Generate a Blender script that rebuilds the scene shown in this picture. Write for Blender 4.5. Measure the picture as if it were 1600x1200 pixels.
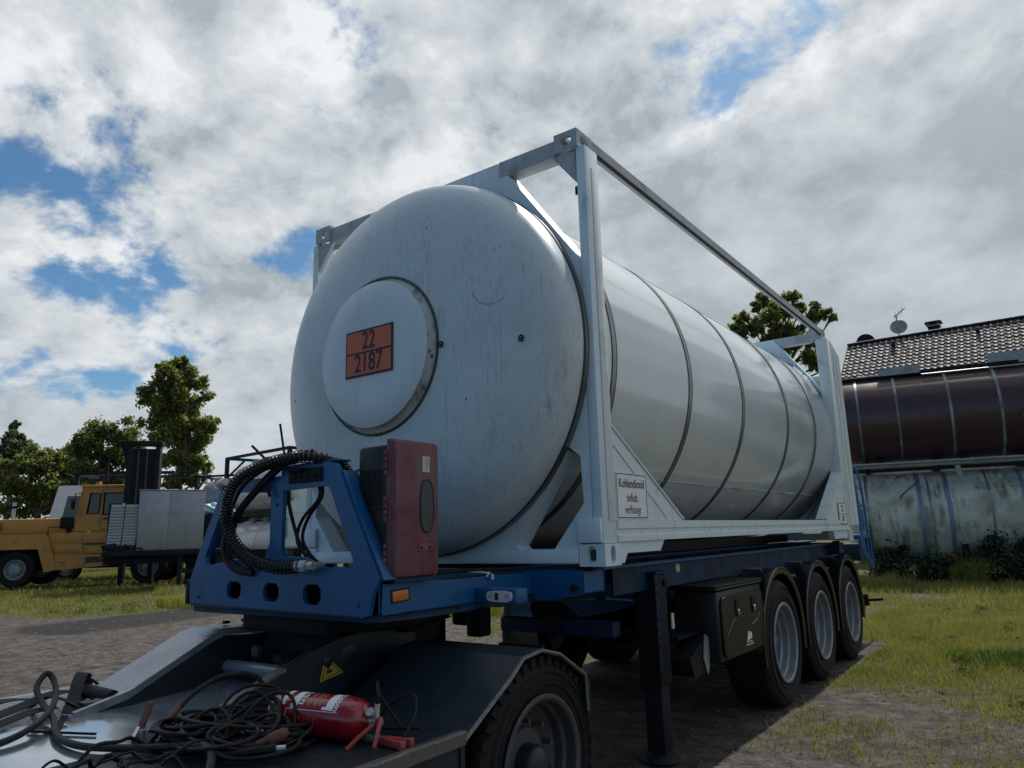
import bpy, bmesh, math, random
import numpy as np
from mathutils import Vector, Matrix
from mathutils.geometry import tessellate_polygon

# ------------------------------------------------------------------ clear
for o in list(bpy.data.objects):
    bpy.data.objects.remove(o)
scene = bpy.context.scene
COL = scene.collection
R = math.radians

# ------------------------------------------------------------------ camera
cam_d = bpy.data.cameras.new('camera')
cam = bpy.data.objects.new('camera', cam_d)
COL.objects.link(cam)
scene.camera = cam
yaw, pitch, roll = -0.6254, 0.2027, -0.0266
f_ = Vector((math.sin(yaw) * math.cos(pitch), math.cos(yaw) * math.cos(pitch), math.sin(pitch)))
r_ = Vector((math.cos(yaw), -math.sin(yaw), 0))
u_ = r_.cross(f_)
r2 = r_ * math.cos(roll) + u_ * math.sin(roll)
u2 = -r_ * math.sin(roll) + u_ * math.cos(roll)
cam.matrix_world = Matrix(((r2.x, u2.x, -f_.x, 3.2135), (r2.y, u2.y, -f_.y, -3.5118), (r2.z, u2.z, -f_.z, 1.444), (0, 0, 0, 1)))
cam_d.sensor_width = 36
cam_d.lens = 36 * 1138.73 / 1600
cam_d.clip_start = 0.05
cam_d.clip_end = 3000

# ------------------------------------------------------------------ sun, sky, exposure
SUN_EL = R(52)
SUN_DIR = Vector((-0.03 * math.cos(SUN_EL), math.cos(SUN_EL), math.sin(SUN_EL))).normalized()
sl = bpy.data.lights.new('sun', 'SUN')
sl.energy = 3.8
sl.angle = R(0.6)
sl.color = (1.0, 0.965, 0.91)
sun = bpy.data.objects.new('sun', sl)
COL.objects.link(sun)
sun.rotation_euler = SUN_DIR.to_track_quat('Z', 'Y').to_euler()
sun.location = (0, 0, 30)

scene.view_settings.view_transform = 'Standard'
scene.view_settings.look = 'None'
scene.view_settings.exposure = 0.25
scene.view_settings.gamma = 1
scene.render.engine = 'CYCLES'

world = bpy.data.worlds.new('World')
scene.world = world
world.use_nodes = True


class NT:
    """small helper for wiring nodes"""
    def __init__(s, tree):
        s.t = tree; s.n = tree.nodes; s.l = tree.links

    def new(s, kind, **kw):
        n = s.n.new(kind)
        for k, v in kw.items():
            setattr(n, k, v)
        return n

    def put(s, sock, v):
        if hasattr(v, 'is_output'):
            s.l.new(v, sock)
        else:
            sock.default_value = v

    def math(s, op, a, b=0.0, c=None, clamp=False):
        n = s.new('ShaderNodeMath', operation=op, use_clamp=clamp)
        s.put(n.inputs[0], a); s.put(n.inputs[1], b)
        if c is not None: s.put(n.inputs[2], c)
        return n.outputs[0]

    def vmath(s, op, a, b=(0, 0, 0)):
        n = s.new('ShaderNodeVectorMath', operation=op)
        s.put(n.inputs[0], a); s.put(n.inputs[1], b)
        return n.outputs['Value'] if op in ('DOT_PRODUCT', 'LENGTH') else n.outputs[0]

    def noise(s, vec, scale, detail=5, rough=.55, dist=0.0, dim='3D', w=None):
        n = s.new('ShaderNodeTexNoise', noise_dimensions=dim)
        if vec is not None: s.l.new(vec, n.inputs['Vector'])
        n.inputs['Scale'].default_value = scale; n.inputs['Detail'].default_value = detail
        n.inputs['Roughness'].default_value = rough; n.inputs['Distortion'].default_value = dist
        if w is not None: n.inputs['W'].default_value = w
        return n.outputs['Fac']

    def ramp(s, fac, stops, interp='LINEAR'):
        n = s.new('ShaderNodeValToRGB'); s.put(n.inputs[0], fac)
        cr = n.color_ramp; cr.interpolation = interp
        while len(cr.elements) < len(stops): cr.elements.new(.5)
        for e, (p, c) in zip(cr.elements, stops):
            e.position = p; e.color = (c, c, c, 1) if isinstance(c, (int, float)) else (*c, 1)
        return n.outputs[0]

    def smooth(s, v, a, b, lo=0.0, hi=1.0):
        n = s.new('ShaderNodeMapRange', interpolation_type='SMOOTHSTEP')
        s.put(n.inputs[0], v)
        for i, x in enumerate((a, b, lo, hi)): s.put(n.inputs[1 + i], x)
        return n.outputs[0]

    def mix(s, fac, a, b, mode='MIX'):
        n = s.new('ShaderNodeMix', data_type='RGBA', blend_type=mode)
        s.put(n.inputs['Factor'], fac)
        for k, v in ((6, a), (7, b)):
            if isinstance(v, (tuple, list)): v = (*v[:3], 1)
            s.put(n.inputs[k], v)
        return n.outputs[2]


def build_sky():
    k = NT(world.node_tree)
    k.n.clear()
    sky = k.new('ShaderNodeTexSky', sky_type='NISHITA', sun_disc=False)
    sky.sun_elevation = SUN_EL
    sky.sun_rotation = math.atan2(SUN_DIR.x, SUN_DIR.y)
    sky.air_density = 1.0; sky.dust_density = 0.6; sky.ozone_density = 2.0
    tc = k.new('ShaderNodeTexCoord')
    d = k.vmath('NORMALIZE', tc.outputs['Generated'])
    sep = k.new('ShaderNodeSeparateXYZ'); k.l.new(d, sep.inputs[0])
    z = k.math('MAXIMUM', sep.outputs[2], 0.0)
    # cloud layer: project the direction onto a high flat layer
    inv = k.math('DIVIDE', 1.0, k.math('ADD', z, 0.42))
    comb = k.new('ShaderNodeCombineXYZ')
    k.l.new(k.math('MULTIPLY', sep.outputs[0], inv), comb.inputs[0])
    k.l.new(k.math('MULTIPLY', sep.outputs[1], inv), comb.inputs[1])
    comb.inputs[2].default_value = CLOUD_Z
    p = comb.outputs[0]
    big = k.noise(p, 2.2, 3, .55)
    n1 = k.noise(p, 5.4, 12, .60, .15)
    # broken cover: breaks of blue to the left, clear sky behind the viewer, away from the sun
    side = k.vmath('DOT_PRODUCT', d, (0.86, 0.50, 0.0))
    back = k.vmath('DOT_PRODUCT', d, (0.30, -0.95, 0.0))
    cov = k.math('ADD', n1, k.math('MULTIPLY', k.math('SUBTRACT', big, .5), .80))
    cov = k.math('ADD', cov, k.math('MULTIPLY', side, .17))
    cov = k.math('ADD', cov, k.smooth(z, .0, .22, .05, 0.0))
    cov = k.math('SUBTRACT', cov, k.smooth(back, -.05, .6, 0.0, .34))
    cov = k.math('ADD', cov, COVER)
    for g_, a_, b_, w_ in (((-0.2362, 0.7768, 0.5837), .984, .998, .20), ((-0.7638, 0.4644, 0.4483), .985, .998, .07)):      # two holes in the layer
        cov = k.math('SUBTRACT', cov, k.smooth(k.vmath('DOT_PRODUCT', d, g_), a_, b_, 0.0, w_))
    mask = k.smooth(cov, .33, .47)
    # brightness: the side of each heap turned to the sun is white, thick undersides are grey
    off = k.vmath('ADD', p, (0.0, .050, .012))
    n2 = k.noise(off, 5.4, 9, .60, .15)
    relief = k.math('SUBTRACT', n1, n2)
    thick = k.noise(k.vmath('ADD', p, (3.1, 7.7, 2.0)), 2.4, 6, .55, .2)
    br = k.smooth(thick, .32, .66, 1.0, .0)
    br = k.math('ADD', k.math('MULTIPLY', br, .75), k.math('MULTIPLY', relief, 3.4))
    br = k.math('SUBTRACT', k.math('ADD', br, .12), k.math('MULTIPLY', k.smooth(cov, .52, .95), .42))
    sund = k.math('MAXIMUM', k.vmath('DOT_PRODUCT', d, tuple(SUN_DIR)), 0.0)
    br = k.math('ADD', br, k.math('MULTIPLY', k.math('POWER', sund, 6.0), .45))
    # a thicker, even bank low in the south
    bank = k.math('MULTIPLY', k.smooth(k.vmath('DOT_PRODUCT', d, (-.06, 1.0, 0.0)), .72, .93), k.smooth(z, .58, .36))
    br = k.math('SUBTRACT', k.math('MULTIPLY', br, k.smooth(bank, 0, 1, 1.0, .45)), k.math('MULTIPLY', bank, .10))
    mask = k.math('MAXIMUM', mask, k.math('MULTIPLY', bank, .95))
    # the low cloud deck far off is an even grey
    br = k.math('ADD', k.math('MULTIPLY', br, k.smooth(z, .08, .40, .40, 1.0)), k.smooth(z, .08, .40, .22, 0.0), clamp=True)
    br = k.math('ADD', k.math('MULTIPLY', br, .84), k.math('MULTIPLY', k.smooth(n1, .25, .75, 1.0, 0.0), .16))
    cloud = k.ramp(br, [(0.0, (2.9, 3.35, 3.7)), (.30, (4.3, 4.75, 5.1)), (.65, (5.7, 6.05, 6.3)), (1.0, (7.6, 7.8, 7.95))])
    blue = k.mix(1.0, sky.outputs[0], (.50, .72, .82), 'MULTIPLY')
    col = k.mix(mask, blue, cloud)
    bg = k.new('ShaderNodeBackground'); k.l.new(col, bg.inputs[0]); bg.inputs[1].default_value = 0.10
    out = k.new('ShaderNodeOutputWorld'); k.l.new(bg.outputs[0], out.inputs[0])


CLOUD_Z = 27.9
COVER = 0.105
build_sky()

# ================================================================== helpers
def link(o):
    COL.objects.link(o); return o


def lin(*c):
    return tuple(c)


def pmat(name, col, rough=.5, metal=0.0, var=.12, vscale=4.0, dirt=None, dirt_amt=.5, dirt_scale=2.5, dirt_lo=.5, dirt_hi=.72,
         streak=0.0, streak_col=(.05, .05, .05), sscale=(34, 34, 1.1), slo=.54, shi=.78, speck=0.0, bump=.08, bscale=80, coat=0.0, spec=.5, rvar=.12, wave=0.0, trans=0.0):
    """procedural Principled material: base colour with uneven tone, dirt patches, run-down streaks, fine relief"""
    m = bpy.data.materials.new(name); m.use_nodes = True
    k = NT(m.node_tree); k.n.clear()
    tc = k.new('ShaderNodeTexCoord'); v = tc.outputs['Object']
    b = k.new('ShaderNodeBsdfPrincipled')
    a = k.noise(v, vscale, 5, .6)
    c = k.mix(a, tuple(x * (1 - var) for x in col), tuple(min(1, x * (1 + var)) for x in col))
    if dirt is not None:
        dn = k.noise(v, dirt_scale, 8, .65, .4)
        c = k.mix(k.math('MULTIPLY', k.smooth(dn, dirt_lo, dirt_hi), dirt_amt), c, dirt)
    if streak:
        mp = k.new('ShaderNodeMapping'); k.l.new(v, mp.inputs[0]); mp.inputs['Scale'].default_value = sscale
        sn = k.noise(mp.outputs[0], 1.0, 4, .6)
        zone = k.noise(v, 1.7, 3, .5)
        f = k.math('MULTIPLY', k.smooth(sn, slo, shi), k.smooth(zone, .38, .62))
        c = k.mix(k.math('MULTIPLY', f, streak), c, streak_col)
    if speck:
        mp = k.new('ShaderNodeMapping'); k.l.new(v, mp.inputs[0]); mp.inputs['Scale'].default_value = (95, 95, 9)
        sn = k.noise(mp.outputs[0], 1.0, 5, .7)
        mp2 = k.new('ShaderNodeMapping'); k.l.new(v, mp2.inputs[0]); mp2.inputs['Scale'].default_value = (5, 5, .9)
        f = k.math('MULTIPLY', k.smooth(sn, .50, .72), k.smooth(k.noise(mp2.outputs[0], 1.0, 4, .6), .35, .65))
        c = k.mix(k.math('MULTIPLY', f, speck), c, streak_col)
    k.put(b.inputs['Base Color'], c)
    rn = k.noise(v, vscale * 2.3, 4, .6)
    k.put(b.inputs['Roughness'], k.math('ADD', rough - rvar, k.math('MULTIPLY', rn, 2 * rvar), clamp=True))
    b.inputs['Metallic'].default_value = metal
    b.inputs['Specular IOR Level'].default_value = spec
    b.inputs['Coat Weight'].default_value = coat
    b.inputs['Coat Roughness'].default_value = .08
    if bump or wave:
        bp = k.new('ShaderNodeBump'); bp.inputs['Distance'].default_value = .004
        h = k.noise(v, bscale, 3, .6)
        bp.inputs['Strength'].default_value = bump if bump else .01
        k.put(bp.inputs['Height'], h)
        nrm = bp.outputs[0]
        if wave:
            b2 = k.new('ShaderNodeBump'); b2.inputs['Distance'].default_value = wave; b2.inputs['Strength'].default_value = 1
            k.put(b2.inputs['Height'], k.noise(v, 1.6, 2, .5)); k.l.new(nrm, b2.inputs['Normal']); nrm = b2.outputs[0]
        k.l.new(nrm, b.inputs['Normal'])
    out = k.new('ShaderNodeOutputMaterial')
    if trans:
        t = k.new('ShaderNodeBsdfTranslucent'); k.put(t.inputs[0], k.mix(1.0, c, (1.25, 1.3, .6), 'MULTIPLY'))
        ms = k.new('ShaderNodeMixShader'); ms.inputs[0].default_value = trans
        k.l.new(b.outputs[0], ms.inputs[1]); k.l.new(t.outputs[0], ms.inputs[2]); k.l.new(ms.outputs[0], out.inputs[0])
    else:
        k.l.new(b.outputs[0], out.inputs[0])
    return m


GR = (.05, .048, .042)       # road grime
MT = {}
MT['tank'] = pmat('tank paint side', (.60, .655, .68), .20, var=.05, vscale=1.2, dirt=(.47, .50, .51), dirt_amt=.55, dirt_scale=.9, dirt_lo=.42, dirt_hi=.7, streak=.3, streak_col=(.30, .31, .31), bump=.02, rvar=.07, wave=.012, coat=.45, speck=.2)
MT['dome'] = pmat('tank paint end', (.50, .575, .615), .34, var=.06, vscale=1.0, dirt=(.38, .42, .44), dirt_amt=.65, dirt_scale=1.3, dirt_lo=.42, dirt_hi=.70, streak=.5, streak_col=(.17, .185, .195), bump=.04, rvar=.08, speck=.75, sscale=(30, 30, .8))
MT['frame'] = pmat('frame paint white', (.58, .67, .73), .42, var=.07, dirt=(.22, .23, .235), dirt_amt=.5, dirt_scale=3.2, dirt_lo=.56, dirt_hi=.78, streak=.4, streak_col=(.16, .16, .155), bump=.06)
MT['topframe'] = pmat('frame paint weathered top', (.36, .395, .42), .5, var=.12, dirt=(.07, .072, .072), dirt_amt=.7, dirt_scale=4.5, dirt_lo=.50, dirt_hi=.74, streak=.8, streak_col=(.04, .04, .04), bump=.1)
MT['sideframe'] = pmat('frame paint side rail', (.58, .65, .67), .45, var=.07, dirt=(.24, .25, .23), dirt_amt=.6, dirt_scale=4, dirt_lo=.52, dirt_hi=.74, streak=.4, streak_col=(.14, .13, .11), bump=.06)
MT['steelband'] = pmat('dull stainless strip', (.23, .23, .22), .35, .85, var=.2, bump=.03)
MT['seam'] = pmat('black sealing seam and hole shade', (.03, .032, .034), .6)
MT['grime'] = pmat('algae grime', (.06, .065, .05), .85, var=.4, vscale=14)
MT['cover'] = pmat('cover disc paint', (.55, .63, .685), .40, var=.04, dirt=(.44, .48, .50), dirt_amt=.5, streak=.2, streak_col=(.27, .28, .28), bump=.03, speck=.2)
MT['coverside'] = pmat('cover rim paint dirt and shade', (.42, .45, .45), .6, var=.2, dirt=(.05, .052, .048), dirt_amt=.9, dirt_scale=5, dirt_lo=.50, dirt_hi=.66)  # dirt colour made heavy to stand in for shading on the rim
MT['orange'] = pmat('placard orange', (.52, .105, .05), .5, var=.08, dirt=(.34, .09, .06), dirt_amt=.6)
MT['black'] = pmat('black print', (.015, .015, .017), .6, var=.2)
MT['whiteplate'] = pmat('white sticker', (.70, .72, .72), .45, var=.04, dirt=(.5, .5, .48), dirt_amt=.4)
MT['blue'] = pmat('trailer blue paint', (.003, .078, .215), .36, var=.15, dirt=(.006, .042, .105), dirt_amt=.7, dirt_scale=3, streak=.35, streak_col=(.012, .03, .055), bump=.06, spec=.4, speck=.30)
MT['bluedark'] = pmat('chassis blue dirty', (.004, .030, .085), .55, var=.25, dirt=(.008, .010, .014), dirt_amt=.85, dirt_scale=3, dirt_lo=.40, dirt_hi=.62, bump=.1, spec=.25)
MT['dark'] = pmat('dark dirty steel', (.007, .009, .012), .65, var=.3, dirt=(.017, .017, .017), dirt_amt=.6, bump=.15, spec=.22)
MT['rubber'] = pmat('tyre rubber', (.009, .009, .010), .75, var=.2, dirt=(.030, .027, .024), dirt_amt=.5, dirt_scale=7, bump=.15, spec=.25)
MT['plastic'] = pmat('black fender plastic', (.006, .007, .009), .22, var=.15, dirt=(.014, .014, .015), dirt_amt=.5, bump=.03, spec=.7, rvar=.08)
MT['rim'] = pmat('silver wheel paint', (.20, .22, .24), .45, .15, var=.15, dirt=(.07, .066, .06), dirt_amt=.7, dirt_scale=9, bump=.05)
MT['rimdark'] = pmat('dirty dark wheel', (.06, .062, .065), .55, .2, var=.25, dirt=(.03, .028, .026), dirt_amt=.7, dirt_scale=8)
MT['hubblue'] = pmat('hub blue', (.015, .09, .26), .45, var=.2, dirt=(.03, .03, .03), dirt_amt=.5)
MT['galv'] = pmat('bright metal fitting', (.42, .43, .44), .38, .8, var=.15)
MT['red'] = pmat('faded red plastic', (.115, .020, .032), .6, var=.12, vscale=7, dirt=(.135, .066, .078), dirt_amt=.95, dirt_scale=3.2, dirt_lo=.38, dirt_hi=.64, streak=.5, streak_col=(.22, .15, .16), bump=.08, speck=.35)
MT['boxblack'] = pmat('black box plastic', (.010, .011, .013), .5, var=.2, bump=.06, spec=.35)
MT['window'] = pmat('smoked inspection pane', (.010, .013, .017), .25, var=.1, spec=.5)
MT['cream'] = pmat('cream sticker', (.42, .42, .33), .6)
MT['amber'] = pmat('amber lamp lens', (.55, .14, .012), .25, spec=.6)
MT['lens'] = pmat('clear lamp lens', (.55, .56, .56), .2, spec=.6)
MT['truck'] = pmat('tractor dark green grey paint', (.008, .018, .025), .42, var=.25, dirt=(.020, .026, .029), dirt_amt=.8, dirt_scale=3.5, dirt_lo=.45, dirt_hi=.7, bump=.15, bscale=45, spec=.4, streak=.5, streak_col=(.034, .036, .036), sscale=(14, 14, 3), speck=.35, rvar=.16)
MT['trucklight'] = pmat('worn pale steel plate', (.25, .28, .31), .26, .3, var=.2, dirt=(.11, .125, .14), dirt_amt=.7, dirt_scale=3.5, dirt_lo=.42, dirt_hi=.7, bump=.06, rvar=.12, speck=.4)
MT['edge'] = pmat('rubbed steel edge', (.16, .155, .145), .45, .5, var=.3, vscale=20, dirt=(.05, .05, .05), dirt_amt=.7, dirt_scale=20, bump=.3, bscale=150)
MT['rust'] = pmat('rusty hydraulic steel', (.055, .040, .034), .6, .2, var=.35, vscale=12, dirt=(.10, .095, .09), dirt_amt=.5, dirt_scale=9)
MT['extred'] = pmat('extinguisher red gloss', (.24, .006, .012), .22, var=.06, dirt=(.16, .007, .012), dirt_amt=.4, coat=.4, bump=.01)
MT['cable'] = pmat('black cable rubber', (.007, .007, .008), .55, var=.3, vscale=15, dirt=(.020, .019, .017), dirt_amt=.5, dirt_scale=14, bump=.1, spec=.25)
MT['cablegrey'] = pmat('dusty grey cable', (.022, .021, .020), .6, var=.25, vscale=12, dirt=(.050, .046, .040), dirt_amt=.6, dirt_scale=9, spec=.25)
MT['strap'] = pmat('dirty webbing', (.012, .013, .014), .85, var=.3, dirt=(.035, .034, .03), dirt_amt=.5)
MT['clampred'] = pmat('red clamp plastic', (.36, .045, .04), .5, var=.15, dirt=(.12, .05, .045), dirt_amt=.6, dirt_scale=15)
MT['grip'] = pmat('rust brown grip', (.12, .035, .028), .6, var=.2, dirt=(.03, .025, .024), dirt_amt=.6, dirt_scale=20)
MT['bag'] = pmat('clear plastic bag', (.30, .31, .32), .3, var=.25, vscale=20, bump=.3, bscale=30)
MT['yellowpaint'] = pmat('yellow ochre paint', (.44, .205, .035), .5, var=.12, vscale=2, dirt=(.16, .085, .03), dirt_amt=.7, dirt_scale=2.2, streak=.35, streak_col=(.10, .06, .03), bump=.05)
MT['silver'] = pmat('aluminium checker plate', (.27, .285, .31), .48, .5, var=.08, dirt=(.17, .18, .19), dirt_amt=.5)
MT['glass'] = pmat('dark window glass', (.015, .02, .024), .08, spec=.6, var=.1, bump=0)
MT['whitepaint'] = pmat('white tank paint far', (.62, .645, .66), .3, var=.06, dirt=(.40, .41, .40), dirt_amt=.5, dirt_scale=1.1, streak=.25, streak_col=(.25, .25, .24), bump=.02, coat=.2)
MT['brown'] = pmat('faded brown tank paint', (.060, .026, .028), .33, var=.2, vscale=1.3, dirt=(.036, .022, .027), dirt_amt=.7, dirt_scale=1.2, streak=.3, streak_col=(.06, .055, .055), bump=.03, wave=.006, rvar=.08)
MT['moss'] = pmat('weathered mossy tank skin', (.58, .56, .48), .6, var=.22, vscale=2.2, dirt=(.24, .24, .16), dirt_amt=.7, dirt_scale=1.1, dirt_lo=.42, dirt_hi=.64, streak=.85, streak_col=(.14, .14, .095), sscale=(9, 3, .5), slo=.42, shi=.60, bump=.15, speck=.6)
MT['bandlight'] = pmat('pale steel hoop', (.30, .315, .335), .45, .3, var=.25, vscale=2, dirt=(.10, .09, .09), dirt_amt=.8, dirt_scale=1.3, dirt_lo=.42, dirt_hi=.6)
MT['bandblue'] = pmat('blue grey hoop', (.17, .24, .32), .45, .2, var=.2, dirt=(.12, .13, .11), dirt_amt=.6)
MT['galvbeam'] = pmat('grey steel beam', (.30, .32, .335), .5, .4, var=.12, dirt=(.12, .125, .12), dirt_amt=.6, dirt_scale=3)
MT['tile'] = pmat('dark glazed roof tile', (.105, .094, .090), .66, var=.4, vscale=7, dirt=(.16, .15, .135), dirt_amt=.6, dirt_scale=3, spec=.45, bump=.08)
MT['render'] = pmat('house render', (.45, .43, .38), .85, var=.08, dirt=(.3, .28, .25), dirt_amt=.5)
MT['bark'] = pmat('bark', (.075, .060, .045), .9, var=.3, vscale=9, bump=.6, bscale=25)
MT['leaf'] = pmat('leaves dark green', (.12, .155, .050), .5, var=.5, vscale=.9, bump=0, trans=.5, spec=.4)
MT['leafwarm'] = pmat('leaves warm green', (.155, .18, .058), .5, var=.5, vscale=.8, bump=0, trans=.5, spec=.4)
MT['leafdark'] = pmat('needles blackish green', (.075, .10, .060), .6, var=.35, vscale=2, bump=0, trans=.35, spec=.3)
MT['ivy'] = pmat('bramble leaves', (.022, .040, .018), .55, var=.5, vscale=3, bump=0, trans=.2, spec=.3)
MT['tarp'] = pmat('pale blue tarpaulin', (.30, .48, .60), .5, var=.15)
MT['plategreen'] = pmat('dark plate', (.018, .022, .012), .5)
MT['plateyellow'] = pmat('yellow lettering', (.42, .38, .09), .5)
MT['warnyellow'] = pmat('warning yellow', (.42, .33, .03), .5, var=.1, dirt=(.2, .16, .03), dirt_amt=.5)
MT['hazred'] = pmat('hazard diamond red', (.38, .03, .03), .5)
MT['olive'] = pmat('black crate box', (.010, .011, .010), .38, var=.2, bump=.04, spec=.3)
MT['brass'] = pmat('ochre rubber block', (.26, .15, .03), .7, var=.3, dirt=(.08, .06, .03), dirt_amt=.5)


class MB:
    """collects shapes; build() links them as ONE mesh object"""
    def __init__(s):
        s.v = []; s.f = []

    def add(s, vs, fs):
        o = len(s.v)
        s.v.extend([tuple(p) for p in vs])
        s.f.extend([tuple(i + o for i in f) for f in fs])
        return s

    def box(s, x0, x1, y0, y1, z0, z1):
        return s.add([(x0, y0, z0), (x1, y0, z0), (x1, y1, z0), (x0, y1, z0), (x0, y0, z1), (x1, y0, z1), (x1, y1, z1), (x0, y1, z1)],
                     [(3, 2, 1, 0), (4, 5, 6, 7), (0, 1, 5, 4), (1, 2, 6, 5), (2, 3, 7, 6), (3, 0, 4, 7)])

    def beam(s, p0, p1, w, h, up=(0, 0, 1)):
        p0 = Vector(p0); p1 = Vector(p1); d = (p1 - p0).normalized(); up = Vector(up)
        a = d.cross(up)
        if a.length < 1e-5: a = d.cross(Vector((0, 1, 0)))
        a.normalize(); b = a.cross(d).normalized()
        vs = []
        for p in (p0, p1):
            for i, j in ((-1, -1), (1, -1), (1, 1), (-1, 1)):
                vs.append(p + a * (i * w / 2) + b * (j * h / 2))
        return s.add(vs, [(3, 2, 1, 0), (4, 5, 6, 7), (0, 1, 5, 4), (1, 2, 6, 5), (2, 3, 7, 6), (3, 0, 4, 7)])

    def plate(s, outer, holes, axis, a, b):
        """flat plate with real holes: outline in the plane across 'axis', from a to b along it"""
        def P(p, t):
            return {'x': (t, p[0], p[1]), 'y': (p[0], t, p[1]), 'z': (p[0], p[1], t)}[axis]
        loops = [outer] + list(holes)
        flat = [p for l in loops for p in l]
        tri = tessellate_polygon([[Vector((p[0], p[1], 0)) for p in l] for l in loops])
        n = len(flat)
        vs = [P(p, a) for p in flat] + [P(p, b) for p in flat]
        fs = []
        for t in tri:
            t = tuple(t); fs.append(t); fs.append(tuple(n + i for i in reversed(t)))
        o = 0
        for l in loops:
            m = len(l)
            for i in range(m):
                j = (i + 1) % m
                fs.append((o + i, o + j, n + o + j, n + o + i))
            o += m
        return s.add(vs, fs)

    def prism(s, poly, axis, a, b):
        return s.plate(poly, [], axis, a, b)

    def rings(s, rings, closed=True, cap0=False, cap1=False):
        n = len(rings[0]); vs = [p for r in rings for p in r]; fs = []
        for i in range(len(rings) - 1):
            for j in range(n if closed else n - 1):
                a = i * n + j; b = i * n + (j + 1) % n
                fs.append((a, b, b + n, a + n))
        if cap0: fs.append(tuple(reversed(range(n))))
        if cap1: fs.append(tuple(range((len(rings) - 1) * n, len(rings) * n)))
        return s.add(vs, fs)

    def lathe(s, prof, origin, axis='y', n=48, a0=0.0, a1=2 * math.pi):
        """prof: (radius, distance along axis)"""
        full = abs(a1 - a0 - 2 * math.pi) < 1e-6
        o = Vector(origin); rs = []
        for r, h in prof:
            ring = []
            for i in range(n if full else n + 1):
                t = a0 + (a1 - a0) * i / n; c, sn = r * math.cos(t), r * math.sin(t)
                ring.append(o + Vector({'x': (h, c, sn), 'y': (c, h, sn), 'z': (c, sn, h)}[axis]))
            rs.append(ring)
        return s.rings(rs, closed=full)

    def cyl(s, p0, p1, r0, r1=None, n=14, caps=True):
        r1 = r0 if r1 is None else r1
        p0 = Vector(p0); p1 = Vector(p1); d = (p1 - p0).normalized()
        a = d.orthogonal().normalized(); b = d.cross(a)
        rs = [[p + (a * math.cos(2 * math.pi * i / n) + b * math.sin(2 * math.pi * i / n)) * r for i in range(n)] for p, r in ((p0, r0), (p1, r1))]
        return s.rings(rs, cap0=caps, cap1=caps)

    def tube(s, pts, r, n=8, closed=False, caps=True):
        pts = [Vector(p) for p in pts]; m = len(pts); rs = []; prev = None
        for i, p in enumerate(pts):
            if closed: t = pts[(i + 1) % m] - pts[i - 1]
            else: t = pts[min(i + 1, m - 1)] - pts[max(i - 1, 0)]
            t.normalize()
            a = t.orthogonal() if prev is None else (prev - t * prev.dot(t))
            if a.length < 1e-6: a = t.orthogonal()
            a.normalize(); prev = a; b = t.cross(a)
            rad = r[i] if isinstance(r, (list, tuple)) else r
            rs.append([p + (a * math.cos(2 * math.pi * j / n) + b * math.sin(2 * math.pi * j / n)) * rad for j in range(n)])
        if closed: rs.append(rs[0])
        return s.rings(rs, cap0=caps and not closed, cap1=caps and not closed)

    def text(s, body, size, mtx, bold=0.0, sx=1.0, align='CENTER'):
        c = bpy.data.curves.new('t', 'FONT'); c.body = body; c.size = size; c.align_x = align; c.align_y = 'CENTER'; c.offset = bold
        c.resolution_u = 3
        o = bpy.data.objects.new('t', c); me = o.to_mesh()
        S = Matrix.Diagonal((sx, 1, 1, 1))
        s.add([mtx @ S @ v.co for v in me.vertices], [tuple(p.vertices) for p in me.polygons])
        o.to_mesh_clear(); bpy.data.objects.remove(o); bpy.data.curves.remove(c)
        return s

    def xf(s, mtx):
        s.v = [tuple(mtx @ Vector(p)) for p in s.v]; return s

    def mirror_x(s):
        """the same shapes mirrored to the other side"""
        o = len(s.v)
        s.f += [tuple(reversed([i + o for i in f])) for f in s.f]
        s.v += [(-x, y, z) for x, y, z in s.v]
        return s

    def mesh(s, name, mat, bevel=0.0, sharp=38, flat=False):
        me = bpy.data.meshes.new(name)
        me.from_pydata(s.v, [], s.f)
        bm = bmesh.new(); bm.from_mesh(me)
        if bevel:
            bmesh.ops.remove_doubles(bm, verts=bm.verts, dist=1e-5)
            bmesh.ops.dissolve_limit(bm, angle_limit=R(1), verts=bm.verts, edges=bm.edges)
            ed = [e for e in bm.edges if len(e.link_faces) == 2 and e.calc_face_angle(0) > R(35)]
            bmesh.ops.bevel(bm, geom=ed, offset=bevel, segments=2, profile=.5, affect='EDGES', clamp_overlap=True)
        bmesh.ops.recalc_face_normals(bm, faces=bm.faces)
        bm.to_mesh(me); bm.free()
        if not flat:
            me.polygons.foreach_set('use_smooth', [True] * len(me.polygons))
            me.set_sharp_from_angle(angle=R(sharp))
        me.materials.append(MT[mat] if isinstance(mat, str) else mat)
        return me

    def build(s, name, mat, parent=None, bevel=0.0, sharp=38, flat=False, label=None, off=None):
        if off is None:
            off = ROOT_OFF.get(root_of(parent).name, Vector((0, 0, 0))) if parent else Vector((0, 0, 0))
        if off.length: s.v = [(x - off.x, y - off.y, z - off.z) for x, y, z in s.v]
        o = link(bpy.data.objects.new(name, s.mesh(name, mat, bevel, sharp, flat)))
        o.parent = parent
        if label: o['label'] = label
        return o


ROOT_OFF = {}


def root_of(o):
    while o.parent: o = o.parent
    return o


def thing(name, label, cat, loc=(0, 0, 0), rz=0.0, group=None, world=True):
    """Empty at the thing's base; world=True: parts are given in world coordinates"""
    o = link(bpy.data.objects.new(name, None))
    o.empty_display_size = .2
    o.location = loc; o.rotation_euler = (0, 0, rz)
    o['label'] = label; o['category'] = cat
    if group: o['group'] = group
    if world: ROOT_OFF[o.name] = Vector(loc)
    return o


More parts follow.
